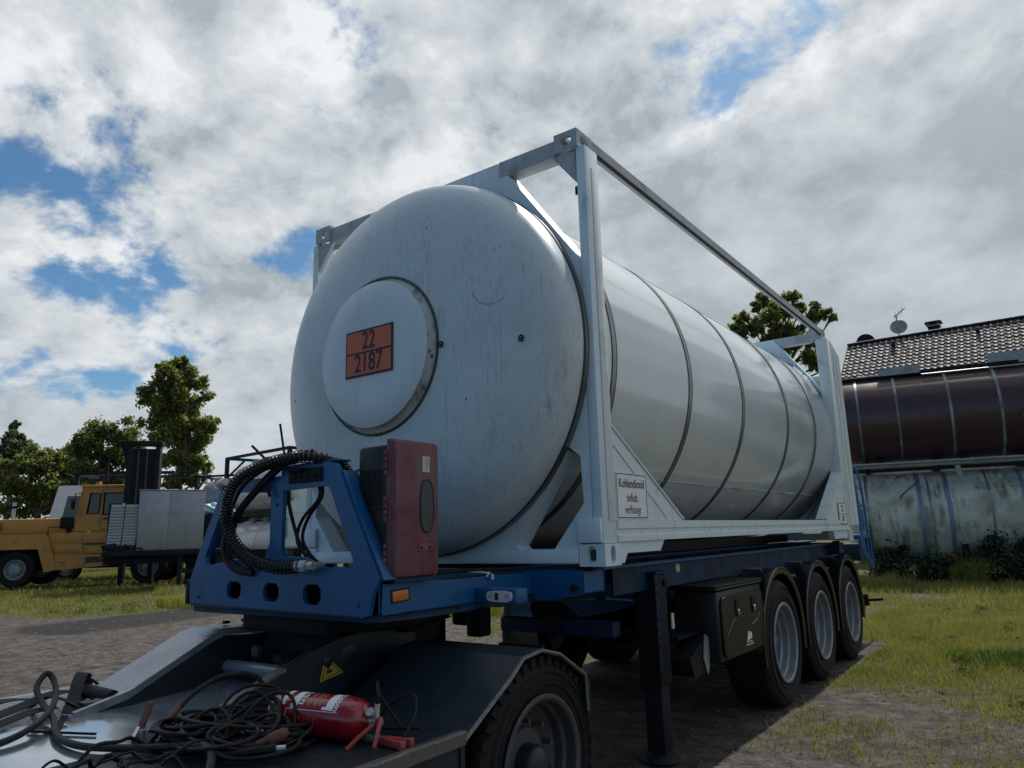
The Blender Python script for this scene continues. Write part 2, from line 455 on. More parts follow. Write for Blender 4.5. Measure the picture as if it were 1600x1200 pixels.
def tag(o, label, cat=None, group=None, kind=None):
    o['label'] = label
    if cat: o['category'] = cat
    if group: o['group'] = group
    if kind: o['kind'] = kind
    return o


def copy_part(src, parent, loc):
    c = link(src.copy()); c.parent = parent; c.location = loc
    for ch in src.children:
        d = link(ch.copy()); d.parent = c
    return c


def oval(cx, cy, rx, ry, n=20, pw=2.0):
    return [(cx + rx * math.copysign(abs(math.cos(t)) ** (2 / pw), math.cos(t)), cy + ry * math.copysign(abs(math.sin(t)) ** (2 / pw), math.sin(t)))
            for t in [2 * math.pi * i / n for i in range(n)]]


def rect(x0, x1, y0, y1):
    return [(x0, y0), (x1, y0), (x1, y1), (x0, y1)]


def bez(pts, n=60):
    """Catmull-Rom through the points"""
    P = [Vector(p) for p in pts]; P = [2 * P[0] - P[1]] + P + [2 * P[-1] - P[-2]]
    out = []; seg = len(P) - 3
    for i in range(n + 1):
        t = i / n * seg; k_ = min(int(t), seg - 1); u = t - k_
        a, b, c, d = P[k_:k_ + 4]
        out.append(.5 * ((2 * b) + (c - a) * u + (2 * a - 5 * b + 4 * c - d) * u * u + (3 * b - 3 * c + d - a) * u ** 3))
    return out


# value noise for placing growth
_rng = np.random.default_rng(5)
_tab = _rng.random((256, 256))


def vnoise(x, y):
    xi = np.floor(x).astype(int); yi = np.floor(y).astype(int); fx = x - xi; fy = y - yi
    fx = fx * fx * (3 - 2 * fx); fy = fy * fy * (3 - 2 * fy)
    g = lambda i, j: _tab[i & 255, j & 255]
    return (g(xi, yi) * (1 - fx) + g(xi + 1, yi) * fx) * (1 - fy) + (g(xi, yi + 1) * (1 - fx) + g(xi + 1, yi + 1) * fx) * fy


def fbm(x, y, s=1.0, o=4):
    r = 0; a = .5; t = 0
    for i in range(o):
        r = r + a * vnoise(x * s + 17 * i, y * s + 31 * i); t += a; a *= .55; s *= 2.1
    return r / t


# ================================================================== ground
def ground_h(x, y):
    h = (fbm(x, y, .35) - .5) * .07 + (fbm(x + 50, y, 1.6) - .5) * .022
    for rx in (-6.2, -8.0, 2.05, 3.7):
        h = h - .028 * np.exp(-((x - rx - .25 * np.sin(y * .22)) / .20) ** 2) * (.5 + fbm(x + 7, y, .9))
    near = np.exp(-((x / 2.2) ** 2)) * (y > -6) * (y < 8)
    return h * (1 - .8 * near) - .012


def grass_cover(x, y):
    """how much of the ground is covered by grass, 0..1"""
    n = fbm(x, y, .55, 5); n2 = fbm(x + 90, y - 40, 1.9, 3)
    g = np.zeros_like(x)
    right = x > -1.5
    gr = .22 + .60 * np.clip((y - 2.2) / 2.6, 0, 1) + (n - .5) * 2.2 + (n2 - .5) * 1.1
    gr = gr - .55 * np.exp(-((x - .9) / .6) ** 2 - ((y - 13.4) / 1.2) ** 2) + .3 * np.clip((y - 9) / 3, 0, 1)
    gr = np.where((np.abs(x) < 1.35) & (y < 7), -.3, gr)
    gl = -.25 + 1.0 * np.clip((-x - 8.5) / 5.0, 0, 1) + 1.0 * np.clip((y - 4.5) / 3, 0, 1) * (x > -14) + (n - .5) * 2.0 + (n2 - .5) * .8
    gl = gl - .9 * np.clip((4.5 - y) / 3, 0, 1)
    gl = gl - 1.2 * np.exp(-(((x + 11.6 + .12 * (y - 4.5)) / 1.3) ** 2)) * (y < 6.3)
    g = np.where(right, gr, gl)
    return np.clip(g, 0, 1)


def make_ground():
    def axis(lo, hi, step, far):
        core = list(np.arange(lo, hi + 1e-6, step)); s = step; a = lo; b = hi; L = []; H = []
        while a > -far:
            s *= 1.35; a -= s; L.append(a)
        s = step
        while b < far:
            s *= 1.35; b += s; H.append(b)
        return np.array(L[::-1] + core + H)
    xs = axis(-34, 6, .22, 900); ys = axis(-6, 26, .22, 900)
    X, Y = np.meshgrid(xs, ys); Z = ground_h(X, Y)
    far = np.maximum(np.abs(X), np.abs(Y)) > 60
    Z = np.where(far, 0, Z)
    n, m = X.shape
    v = np.stack([X, Y, Z], -1).reshape(-1, 3)
    i = np.arange(n * m).reshape(n, m)
    f = np.stack([i[:-1, :-1], i[:-1, 1:], i[1:, 1:], i[1:, :-1]], -1).reshape(-1, 4)
    me = bpy.data.meshes.new('ground'); me.from_pydata(v.tolist(), [], f.tolist())
    at = me.attributes.new('cover', 'FLOAT', 'POINT')
    at.data.foreach_set('value', grass_cover(X, Y).ravel().astype(np.float32))
    mud_shade = np.exp(-(((X + 11.6 + .12 * (Y - 4.5)) / 1.25) ** 2)) * np.clip((Y - 1.6) / 1.0, 0, 1) * np.clip((8.3 - Y) / 1.0, 0, 1)  # cast shadow band on the left yard, painted as dark earth
    mud_shade = np.maximum(mud_shade, .35 * np.exp(-(((X - 1.35) / .55) ** 2 + ((Y - 13.6) / 1.6) ** 2)))
    at = me.attributes.new('mud_shade', 'FLOAT', 'POINT')
    at.data.foreach_set('value', mud_shade.ravel().astype(np.float32))
    me.polygons.foreach_set('use_smooth', [True] * len(me.polygons))
    mt = bpy.data.materials.new('trodden earth and turf'); mt.use_nodes = True
    k = NT(mt.node_tree); k.n.clear()
    tc = k.new('ShaderNodeTexCoord'); p = tc.outputs['Object']
    a = k.new('ShaderNodeAttribute'); a.attribute_name = 'cover'
    fine = k.noise(p, 38, 6, .7); mid = k.noise(p, 5.5, 7, .68, .3); big = k.noise(p, .7, 5, .6, .3)
    dirt = k.ramp(k.math('ADD', k.math('MULTIPLY', mid, .65), k.math('MULTIPLY', fine, .35)),
                  [(.32, (.015, .0125, .011)), (.44, (.050, .043, .038)), (.55, (.100, .087, .078)), (.70, (.20, .18, .166))])
    aw = k.new('ShaderNodeAttribute'); aw.attribute_name = 'mud_shade'
    wet = k.math('MAXIMUM', k.math('MULTIPLY', k.smooth(big, .56, .70), .6), k.smooth(k.math('ADD', aw.outputs['Fac'], k.math('MULTIPLY', k.math('SUBTRACT', mid, .5), 1.1)), .35, .60))  # random damp patches plus the painted shadow band
    dirt = k.mix(k.math('MULTIPLY', wet, .90), dirt, (.011, .010, .0095))  # wet holds damp patches and the painted shadow band
    turf = k.ramp(k.math('ADD', k.math('MULTIPLY', mid, .5), k.math('MULTIPLY', fine, .5)),
                  [(.30, (.026, .028, .011)), (.5, (.066, .066, .024)), (.7, (.14, .125, .058))])
    fac = k.smooth(k.math('ADD', a.outputs['Fac'], k.math('MULTIPLY', k.math('SUBTRACT', fine, .5), .9)), .35, .62)
    b = k.new('ShaderNodeBsdfPrincipled')
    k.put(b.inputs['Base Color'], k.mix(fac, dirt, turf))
    k.put(b.inputs['Roughness'], k.math('SUBTRACT', .95, k.math('MULTIPLY', wet, .22)))  # wet includes the painted shadow band
    b.inputs['Specular IOR Level'].default_value = .18
    bp = k.new('ShaderNodeBump'); bp.inputs['Distance'].default_value = .045; bp.inputs['Strength'].default_value = 1.0
    k.put(bp.inputs['Height'], k.math('ADD', k.math('MULTIPLY', fine, .5), k.math('MULTIPLY', mid, .8)))
    k.l.new(bp.outputs[0], b.inputs['Normal'])
    o = k.new('ShaderNodeOutputMaterial'); k.l.new(b.outputs[0], o.inputs[0])
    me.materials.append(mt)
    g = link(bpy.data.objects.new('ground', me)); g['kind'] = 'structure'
    return g


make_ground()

# ================================================================== the white tank container
ZB = 1.26
TR_, TZ, TY0, TB, TP = 1.215, 2.535, -.03, .36, 3.2


def dome_h(r):
    return TY0 - TB * max(0, 1 - (r / TR_) ** TP) ** (1 / TP)


con = thing('tank_container', 'large white tank container in open steel frame riding on the blue trailer', 'tank container', (0, 3.0, ZB))


def make_container():
    # --- tank
    shell = MB().lathe([(TR_ - .008, TY0 + .03), (TR_ - .008, 3.0), (TR_ - .008, 5.88), (1.15, 6.05), (.9, 6.2), (0.001, 6.28)], (0, 0, TZ), 'y', 128).build('tank_shell', 'tank', con, sharp=60)
    prof = []
    for i in range(41):
        S = i / 40 * math.pi / 2
        prof.append((max(.001, TR_ * math.sin(S) ** (2 / TP)), TY0 - TB * math.cos(S) ** (2 / TP)))
    prof.append((TR_, TY0 + .02))
    dome = MB().lathe(prof, (0, 0, TZ), 'y', 128).build('tank_end', 'dome', con, sharp=80)
    MB().lathe([(TR_, TY0 + .004), (TR_ + .007, TY0 + .004), (TR_ + .007, TY0 + .045), (TR_ - .02, TY0 + .045)], (0, 0, TZ), 'y', 128).build('end_seam', 'steelband', dome)
    MB().lathe([(TR_ + .001, TY0 - .012), (TR_ + .006, TY0 - .008), (TR_ + .006, TY0 + .001), (TR_, TY0 + .003)], (0, 0, TZ), 'y', 128).build('sealing_bead', 'seam', dome)
    for y in (.335, 1.50, 2.65, 3.97, 5.03):
        w = .024
        MB().lathe([(TR_ - .010, y - w - .006), (TR_ - .004, y - w), (TR_ - .004, y + w), (TR_ - .010, y + w + .006)], (0, 0, TZ), 'y', 128).build('tank_band', 'steelband', shell)
        e = MB()
        for s in (-1, 1):
            yy = y + s * (w + .004)
            e.lathe([(TR_ - .010, yy - .004), (TR_ - .0025, yy - .002), (TR_ - .0025, yy + .002), (TR_ - .010, yy + .004)], (0, 0, TZ), 'y', 128)
        e.build('band_edge', 'seam', shell)
    ls = [.36, 1.47, 1.53, 2.62, 2.68, 3.94, 4.0, 5.0, 5.06, 5.85]
    for i in range(0, 10, 2):
        for ang in (52 - i * .6, -38):
            a = R(ang); c = Vector((math.cos(a), 0, math.sin(a))); t = Vector((-math.sin(a), 0, math.cos(a)))
            m = MB(); rr = TR_ - .0065
            P0 = Vector((0, ls[i], TZ)) + c * rr; P1 = Vector((0, ls[i + 1], TZ)) + c * rr
            m.beam(P0, P1, .010, .004, c)
            m.build('sheet_seam', 'coverside', shell)
    # --- manhole drum on the tank end
    cx, cz, cr = -.078, 2.567, .461
    drum = MB().lathe([(cr + .042, -.36), (cr + .034, -.392), (cr + .016, -.398), (cr - .004, -.415), (cr - .006, -.440)], (cx, 0, cz), 'y', 96).build('manhole_rim', 'coverside', con)
    MB().lathe([(cr + .040, -.372), (cr + .050, -.382), (cr + .050, -.392), (cr + .038, -.398)], (cx, 0, cz), 'y', 96).build('sealing_bead', 'grime', drum)
    disc = MB().lathe([(cr - .01, -.430), (cr + .002, -.435), (cr + .004, -.442), (cr - .004, -.448), (.3, -.450), (.001, -.451)], (cx, 0, cz), 'y', 96).build('manhole_cover', 'cover', con)
    rr = random.Random(4); g = MB()
    for i in range(9):
        t = rr.uniform(-.2, .15) if i < 2 else 1.62 + rr.uniform(-.1, .1)
        rad = cr + rr.uniform(.003, .03)
        p = Vector((cx + rad * math.cos(t), rr.uniform(-.425, -.400), cz + rad * math.sin(t)))
        g.lathe([(.001, -.006), (rr.uniform(.006, .014), 0), (.001, .006)], p, 'y', 7)
    g.build('grime_clots', 'grime', drum)['kind'] = 'stuff'
    # placard
    px0, px1, pz0, pz1 = -.298, .120, 2.432, 2.734; mx = (px0 + px1) / 2; mz = (pz0 + pz1) / 2
    pl = MB().box(px0, px1, -.4575, -.452, pz0, pz1).build('hazard_placard', 'black', con, label='orange hazard plate reading 22 over 2187')
    b = .012
    MB().box(px0 + b, px1 - b, -.4595, -.4577, mz + b / 2, pz1 - b).build('orange_field', 'orange', pl)
    MB().box(px0 + b, px1 - b, -.4595, -.4577, pz0 + b, mz - b / 2).build('orange_field', 'orange', pl)
    face = lambda x, y, z: Matrix.Translation((x, y, z)) @ Matrix.Rotation(R(90), 4, 'X')
    MB().text('22', .165, face(mx + .0, -.461, mz + .072), .0025, .72).build('lettering', 'black', pl, flat=True)
    MB().text('2187', .165, face(mx - .0, -.461, mz - .072), .0025, .76).build('lettering', 'black', pl, flat=True)
    # eyes, studs and a scratch on the tank end
    for x, z in ((.455, 2.545), (.985, 2.50)):
        y = dome_h(math.hypot(x, z - TZ))
        m = MB(); m.tube([(x + .016 * math.cos(t), y - .012, z + .016 * math.sin(t)) for t in [i * math.pi / 8 for i in range(16)]], .0045, 6, closed=True)
        m.cyl((x, y + .02, z), (x, y - .012, z), .006)
        m.build('lifting_eye', 'dark', dome)
    for x, z in ((-.98, 2.40), (.30, 3.33), (.62, 2.20)):
        y = dome_h(math.hypot(x, z - TZ))
        MB().lathe([(.001, -.004), (.005, -.002), (.006, .003)], (x, y, z), 'y', 8).build('rivet', 'dark', dome)
    sc = []
    for i in range(15):
        t = R(195 + i * 8.5); x = .80 + .13 * math.cos(t); z = 2.86 + .13 * math.sin(t)
        sc.append((x, dome_h(math.hypot(x, z - TZ)) - .0005, z))
    MB().tube(sc, .0013, 5).build('scratch', 'grime', dome)
    # --- front and rear ring frames
    def ring_frame(y0, y1, nm):
        up = [(0.60, 3.822), (.68, 3.712), (1.13, 3.09), (1.186, 3.02), (1.186, 2.82)]
        arc = [(TR_ * 1.0035 * math.cos(R(a)), TZ + TR_ * 1.0035 * math.sin(R(a))) for a in range(14, 167, 3)]
        out = up + arc + [(-x, z) for x, z in reversed(up)]
        MB().plate(out, [], 'y', y0, y1).build('upper_saddle', 'frame', con)
        low = [(1.186, 2.25), (1.186, 1.382), (1.096, 1.382), (1.096, 1.272)]
        arc = [(TR_ * 1.0035 * math.cos(R(a)), TZ + TR_ * 1.0035 * math.sin(R(a))) for a in range(194, 347, 3)]
        hole = [(1.05, 1.92), (1.125, 1.86), (1.135, 1.60), (.93, 1.352), (.69, 1.352), (.665, 1.372)]
        out = [(x, z) for x, z in low] + [(-x, z) for x, z in reversed(low)] + arc
        MB().plate(out, [hole, [(-x, z) for x, z in reversed(hole)]], 'y', y0, y1).build('lower_cradle', 'frame', con)
    ring_frame(.016, .15, 'front')
    ring_frame(5.92, 6.03, 'rear')
    m = MB().box(.20, 1.094, -.004, .016, 1.276, 1.350); m.build('bottom_crossbar', 'frame', con, .004)
    MB().box(-1.094, -.20, -.004, .016, 1.276, 1.350).build('bottom_crossbar', 'frame', con, .004)
    for s in (-1, 1):
        MB().box(min(s * .605, s * 1.044), max(s * .605, s * 1.044), .012, .120, 3.716, 3.826).build('top_crossbeam', 'topframe', con, .006)
        MB().prism([(s * 1.02, 3.714), (s * 1.186, 3.714), (s * 1.186, 3.50), (s * 1.15, 3.545)], 'y', .020, .05).build('corner_gusset', 'topframe', con)
        MB().box(min(s * .605, s * 1.044), max(s * .605, s * 1.044), 5.93, 6.04, 3.716, 3.826).build('top_crossbeam', 'topframe', con, .006)
        # posts
        p = MB().box(min(s * 1.187, s * 1.250), max(s * 1.187, s * 1.250), .013, .172, 1.379, 3.732).build('corner_post', 'frame' if s > 0 else 'sideframe', con, .008)
        MB().box(min(s * 1.2505, s * 1.2565), max(s * 1.2505, s * 1.2565), .075, .150, 1.50, 3.60).build('cover_strip', 'sideframe', p, .002)
        MB().box(min(s * 1.10, s * 1.247), max(s * 1.10, s * 1.247), -.014, .012, 1.385, 1.515).build('post_foot', 'frame', p, .006)
        p = MB().box(min(s * 1.12, s * 1.250), max(s * 1.12, s * 1.250), 5.885, 6.055, 1.379, 3.732).build('corner_post', 'sideframe', con, .008)
        MB().prism([(6.057, 1.45), (6.50, 1.45), (6.50, 3.58), (6.057, 3.72)], 'x', s * 1.10, s * 1.252).build('cabinet_side', 'sideframe', con, .006)
        for yy in (6.12, 6.28):
            MB().box(min(s * 1.2525, s * 1.258), max(s * 1.2525, s * 1.258), yy, yy + .018, 1.47, 3.56).build('panel_rib', 'sideframe', p)
        # side rails
        x0, x1 = 1.200, 1.250
        rail = [(x0, 1.386), (x1 + .006, 1.386), (x1 + .006, 1.418), (x1 - .006, 1.424), (x1 - .006, 1.452), (x1 + .004, 1.458), (x1 + .004, 1.502), (x0, 1.502)]
        MB().prism([(s * a, b_) for a, b_ in rail], 'y', .174, 5.883).build('bottom_side_rail', 'sideframe', con)
        rv = MB()
        for i in range(26):
            rv.lathe([(.008, s * (x1 - .006)), (.007, s * (x1 - .001)), (.001, s * x1)], (0, .26 + i * .215, 1.438), 'x', 8)
        rv.build('rivets', 'sideframe', con)['kind'] = 'stuff'
        tr = [(1.145, 3.782), (1.205, 3.782), (1.205, 3.846), (1.150, 3.846), (1.150, 3.838), (1.145, 3.838)]
        MB().prism([(s * a, b_) for a, b_ in tr], 'y', .180, 5.878).build('top_side_rail', 'topframe', con)
        MB().box(min(s * 1.185, s * 1.203), max(s * 1.185, s * 1.203), .180, 5.878, 3.768, 3.7815).build('rail_lip', 'dark', con)
        # side triangles
        MB().prism([(.174, 2.03), (1.10, 1.503), (.174, 1.503)], 'x', s * 1.228, s * 1.242).build('side_gusset', 'sideframe', con)
        MB().beam((s * 1.222, .176, 2.036), (s * 1.222, 1.106, 1.509), .058, .012, (0, .5, .9)).build('gusset_flange', 'sideframe', con)
        MB().beam((s * 1.2445, .19, 1.93), (s * 1.2445, .86, 1.515), .006, .012, (0, .5, .9)).build('gusset_fold', 'sideframe', con)
        MB().prism([(5.883, 2.05), (5.883, 1.503), (4.95, 1.503)], 'x', s * 1.228, s * 1.242).build('side_gusset', 'sideframe', con)
        MB().beam((s * 1.19, 5.88, 2.062), (s * 1.19, 4.935, 1.509), .12, .014, (0, -.5, .9)).build('gusset_flange', 'sideframe', con)
        # short bolsters under the rails
        MB().prism([(.18, 1.385), (.80, 1.385), (.74, 1.325), (.30, 1.325), (.26, 1.272), (.18, 1.272)], 'x', s * 1.18, s * 1.238).build('rail_bolster', 'frame', con, .004)
        MB().prism([(5.88, 1.385), (5.20, 1.385), (5.26, 1.30), (5.88, 1.30)], 'x', s * 1.18, s * 1.238).build('rail_bolster', 'frame', con, .004)
    for s in (-1, 1): MB().box(min(s * .44, s * .54), max(s * .44, s * .54), .16, 5.91, 1.2625, 1.345).build('inner_beam', 'dark', con)
    # lug on the front post
    MB().box(1.150, 1.187, .05, .062, 3.445, 3.50).build('lug', 'dark', con, .004)
    # rear cabinet
    MB().box(-1.098, 1.098, 6.06, 6.49, 1.45, 3.30).build('rear_cabinet', 'sideframe', con, .01)
    # --- corner castings with real openings
    def casting(s, y0, y1, z0, z1, xo, top, front):
        xi = xo - .162; t = .028; m = MB(); yc = (y0 + y1) / 2; xc = (xi + xo) / 2; zc = (z0 + z1) / 2
        if top: hf = oval(s * xc, zc, .042, .034, 22, 2.6); hs = oval(yc, zc, .050, .034, 22, 2.6)
        else: hf = oval(s * (xc + .0), zc + .004, .0265, .045, 22, 2.8); hs = oval(yc - .0, zc + .004, .0265, .045, 22, 2.8)
        fy = (y0, y0 + t) if front else (y1 - t, y1)
        by = (y1 - t, y1) if front else (y0, y0 + t)
        m.plate(rect(*sorted((s * xi, s * xo)), z0, z1), [hf], 'y', *fy)
        m.plate(rect(y0 + t + .0005, y1 - t - .0005, z0, z1), [hs], 'x', *sorted((s * (xo - t), s * xo)))
        m.prism(rect(*sorted((s * xi, s * xo)), z0, z1), 'y', *by)
        m.prism(rect(y0 + t + .0005, y1 - t - .0005, z0, z1), 'x', *sorted((s * xi, s * (xi + t))))
        ht = oval(s * xc, yc, .030, .055, 20, 2.6)
        zt = (z1 - t, z1 - .0005) if top else (z0 + .0005, z0 + t)
        zo = (z0 + .0005, z0 + t) if top else (z1 - t, z1 - .0005)
        inner = rect(*sorted((s * (xi + t + .0005), s * (xo - t - .0005))), y0 + t + .0005, y1 - t - .0005)
        m.plate(inner, [ht], 'z', *zt)
        if not top: m.prism(inner, 'z', *zo)
        cst = m.build('corner_casting', 'topframe' if top else 'frame', con)
        if not top: MB().box(*sorted((s * (xi + t + .002), s * (xo - t - .003))), y0 + t + .003, y1 - t - .003, z0 + t + .002, z1 - t - .002).build('hole_shade_block', 'seam', cst)  # black block stands in for the shade inside the hollow lower castings
    for s in (-1, 1):
        casting(s, 0, .178, 3.733, 3.851, 1.207, True, True)
        casting(s, 0, .178, 1.26, 1.378, 1.262, False, True)
        casting(s, 5.88, 6.058, 3.733, 3.851, 1.207, True, False)
        casting(s, 5.88, 6.058, 1.26, 1.378, 1.262, False, False)
    # --- lettering plates on the right side
    side = lambda x, y, z: Matrix.Translation((x, y, z)) @ Matrix.Rotation(R(90), 4, 'Z') @ Matrix.Rotation(R(90), 4, 'X')
    lp = MB().box(1.2425, 1.2475, .190, .575, 1.512, 1.772).build('substance_plate', 'whiteplate', con, label='white plate reading Kohlendioxid tiefkalt, verflüssigt')
    m = MB(); y0, y1, z0, z1, w = .194, .571, 1.516, 1.768, .0045
    m.box(1.248, 1.2488, y0, y1, z0, z0 + w); m.box(1.248, 1.2488, y0, y1, z1 - w, z1); m.box(1.248, 1.2488, y0, y0 + w, z0 + w, z1 - w); m.box(1.248, 1.2488, y1 - w, y1, z0 + w, z1 - w)
    m.build('border', 'black', lp)
    MB().text('Kohlendioxid', .075, side(1.2492, .3825, 1.712), .0004, .80).build('lettering', 'black', lp, flat=True)
    MB().text('tiefkalt,', .070, side(1.2492, .3825, 1.630), -.0003, .72).build('lettering', 'black', lp, flat=True)
    MB().text('verflüssigt', .070, side(1.2492, .3825, 1.562), -.0003, .72).build('lettering', 'black', lp, flat=True)
    lp = MB().box(1.2505, 1.2545, 5.50, 5.86, 1.452, 1.70).build('size_plate', 'whiteplate', con, label='small white plate with figures above the rear corner')
    m = MB(); y0, y1, z0, z1, w = 5.503, 5.857, 1.454, 1.698, .008
    m.box(1.2548, 1.2556, y0, y1, z0, z0 + w); m.box(1.2548, 1.2556, y0, y1, z1 - w, z1); m.box(1.2548, 1.2556, y0, y0 + w, z0 + w, z1 - w); m.box(1.2548, 1.2556, y1 - w, y1, z0 + w, z1 - w)
    m.box(1.2548, 1.2556, y0 + w, y1 - w, 1.566, 1.574)
    m.build('border', 'black', lp)
    MB().text('22', .105, side(1.2558, 5.68, 1.63), .002, .9).build('lettering', 'black', lp, flat=True)
    MB().text('2187', .085, side(1.2558, 5.68, 1.515), .002, .8).build('lettering', 'black', lp, flat=True)


make_container()

# ================================================================== wheels (shared)
def wheel_proto(name, parent, r, rim_r, width, out, rimmat, hubmat, lugs=0, dish=.19, hubz=.13, seed=0):
    """axis along +x*out, outer face at x=0, centre at origin; returns hub object with children tyre and rim"""
    W = width
    tp = [(rim_r - .005, -.015), (rim_r + .02, -.004), (rim_r + .045, .004), (rim_r + .09, .010), (r - .085, .012), (r - .045, .004), (r - .018, -.012), (r - .004, -.030)]
    tread = []
    nr = 5
    for i in range(nr):
        a = -.035 - (W - .07) * i / nr; b = -.035 - (W - .07) * (i + 1) / nr
        tread += [(r, a), (r, b + .010), (r - .012, b + .008), (r - .012, b)]
    tail = [(r - .004, -W + .03), (r - .03, -W + .008), (r - .09, -W), (rim_r + .01, -W + .01)]
    sx = lambda pr: [(a, h * out) for a, h in pr]
    ty = MB().lathe(sx(tp + tread + tail), (0, 0, 0), 'x', 64)
    for q in (rim_r + .060, r - .070, r - .060):
        ty.lathe(sx([(q - .004, .008), (q, .0135), (q + .004, .008)]), (0, 0, 0), 'x', 48)
    for i in range(lugs):      # coarse shoulder lugs
        t = 2 * math.pi * i / lugs; w = .55 * 2 * math.pi / lugs
        for j, (x0, x1) in enumerate(((.004, -.075), (-W + .075, -W - .004))):
            tt = t + (j * .5) * 2 * math.pi / lugs
            q = []
            for (rr, xx, dt) in ((r - .035, x0, 0), (r - .035, x0, w), (r - .02, x1, w + .03), (r - .02, x1, .03), (r + .010, x0 * .3 if j == 0 else x0 + .0, 0), (r + .010, x0 * .3 if j == 0 else x0, w), (r + .013, x1, w + .03), (r + .013, x1, .03)):
                q.append((xx * out, rr * math.cos(tt + dt), rr * math.sin(tt + dt)))
            ty.add(q, [(3, 2, 1, 0), (4, 5, 6, 7), (0, 1, 5, 4), (1, 2, 6, 5), (2, 3, 7, 6), (3, 0, 4, 7)])
    hb = MB()
    hb.lathe(sx([(.001, -hubz + .06), (.05, -hubz + .06), (.075, -hubz + .045), (.085, -hubz + .02), (.088, -dish - .02)]), (0, 0, 0), 'x', 24)
    ln = MB()
    hub = hb.build('wheel', hubmat, parent)
    ty.build('tyre', 'rubber', hub, off=Vector((0, 0, 0)))
    rm = MB().lathe(sx([(rim_r + .012, -.002), (rim_r + .018, .008), (rim_r + .012, .016), (rim_r, .016), (rim_r - .012, .006), (rim_r - .014, -.045), (rim_r - .030, -.058), (rim_r - .034, -.10), (rim_r - .052, -.115), (rim_r - .056, -dish + .02), (rim_r - .085, -dish), (.16, -dish + .012), (.145, -dish + .035), (.086, -dish + .035)]), (0, 0, 0), 'x', 48)
    for i in range(10):
        t = 2 * math.pi * (i + .5) / 10
        p = Vector(((-dish + .02) * out, .125 * math.cos(t) * 1.45, .125 * math.sin(t) * 1.45))
        rm.cyl(p, p + Vector((.045 * out, 0, 0)), .015, .012, 6)
    rm.build('rim', rimmat, hub, off=Vector((0, 0, 0)))
    return hub


# ================================================================== the blue container trailer
trl = thing('container_trailer', 'blue three-axle container semi-trailer under the white tank', 'trailer', (0, 2.5, 0))


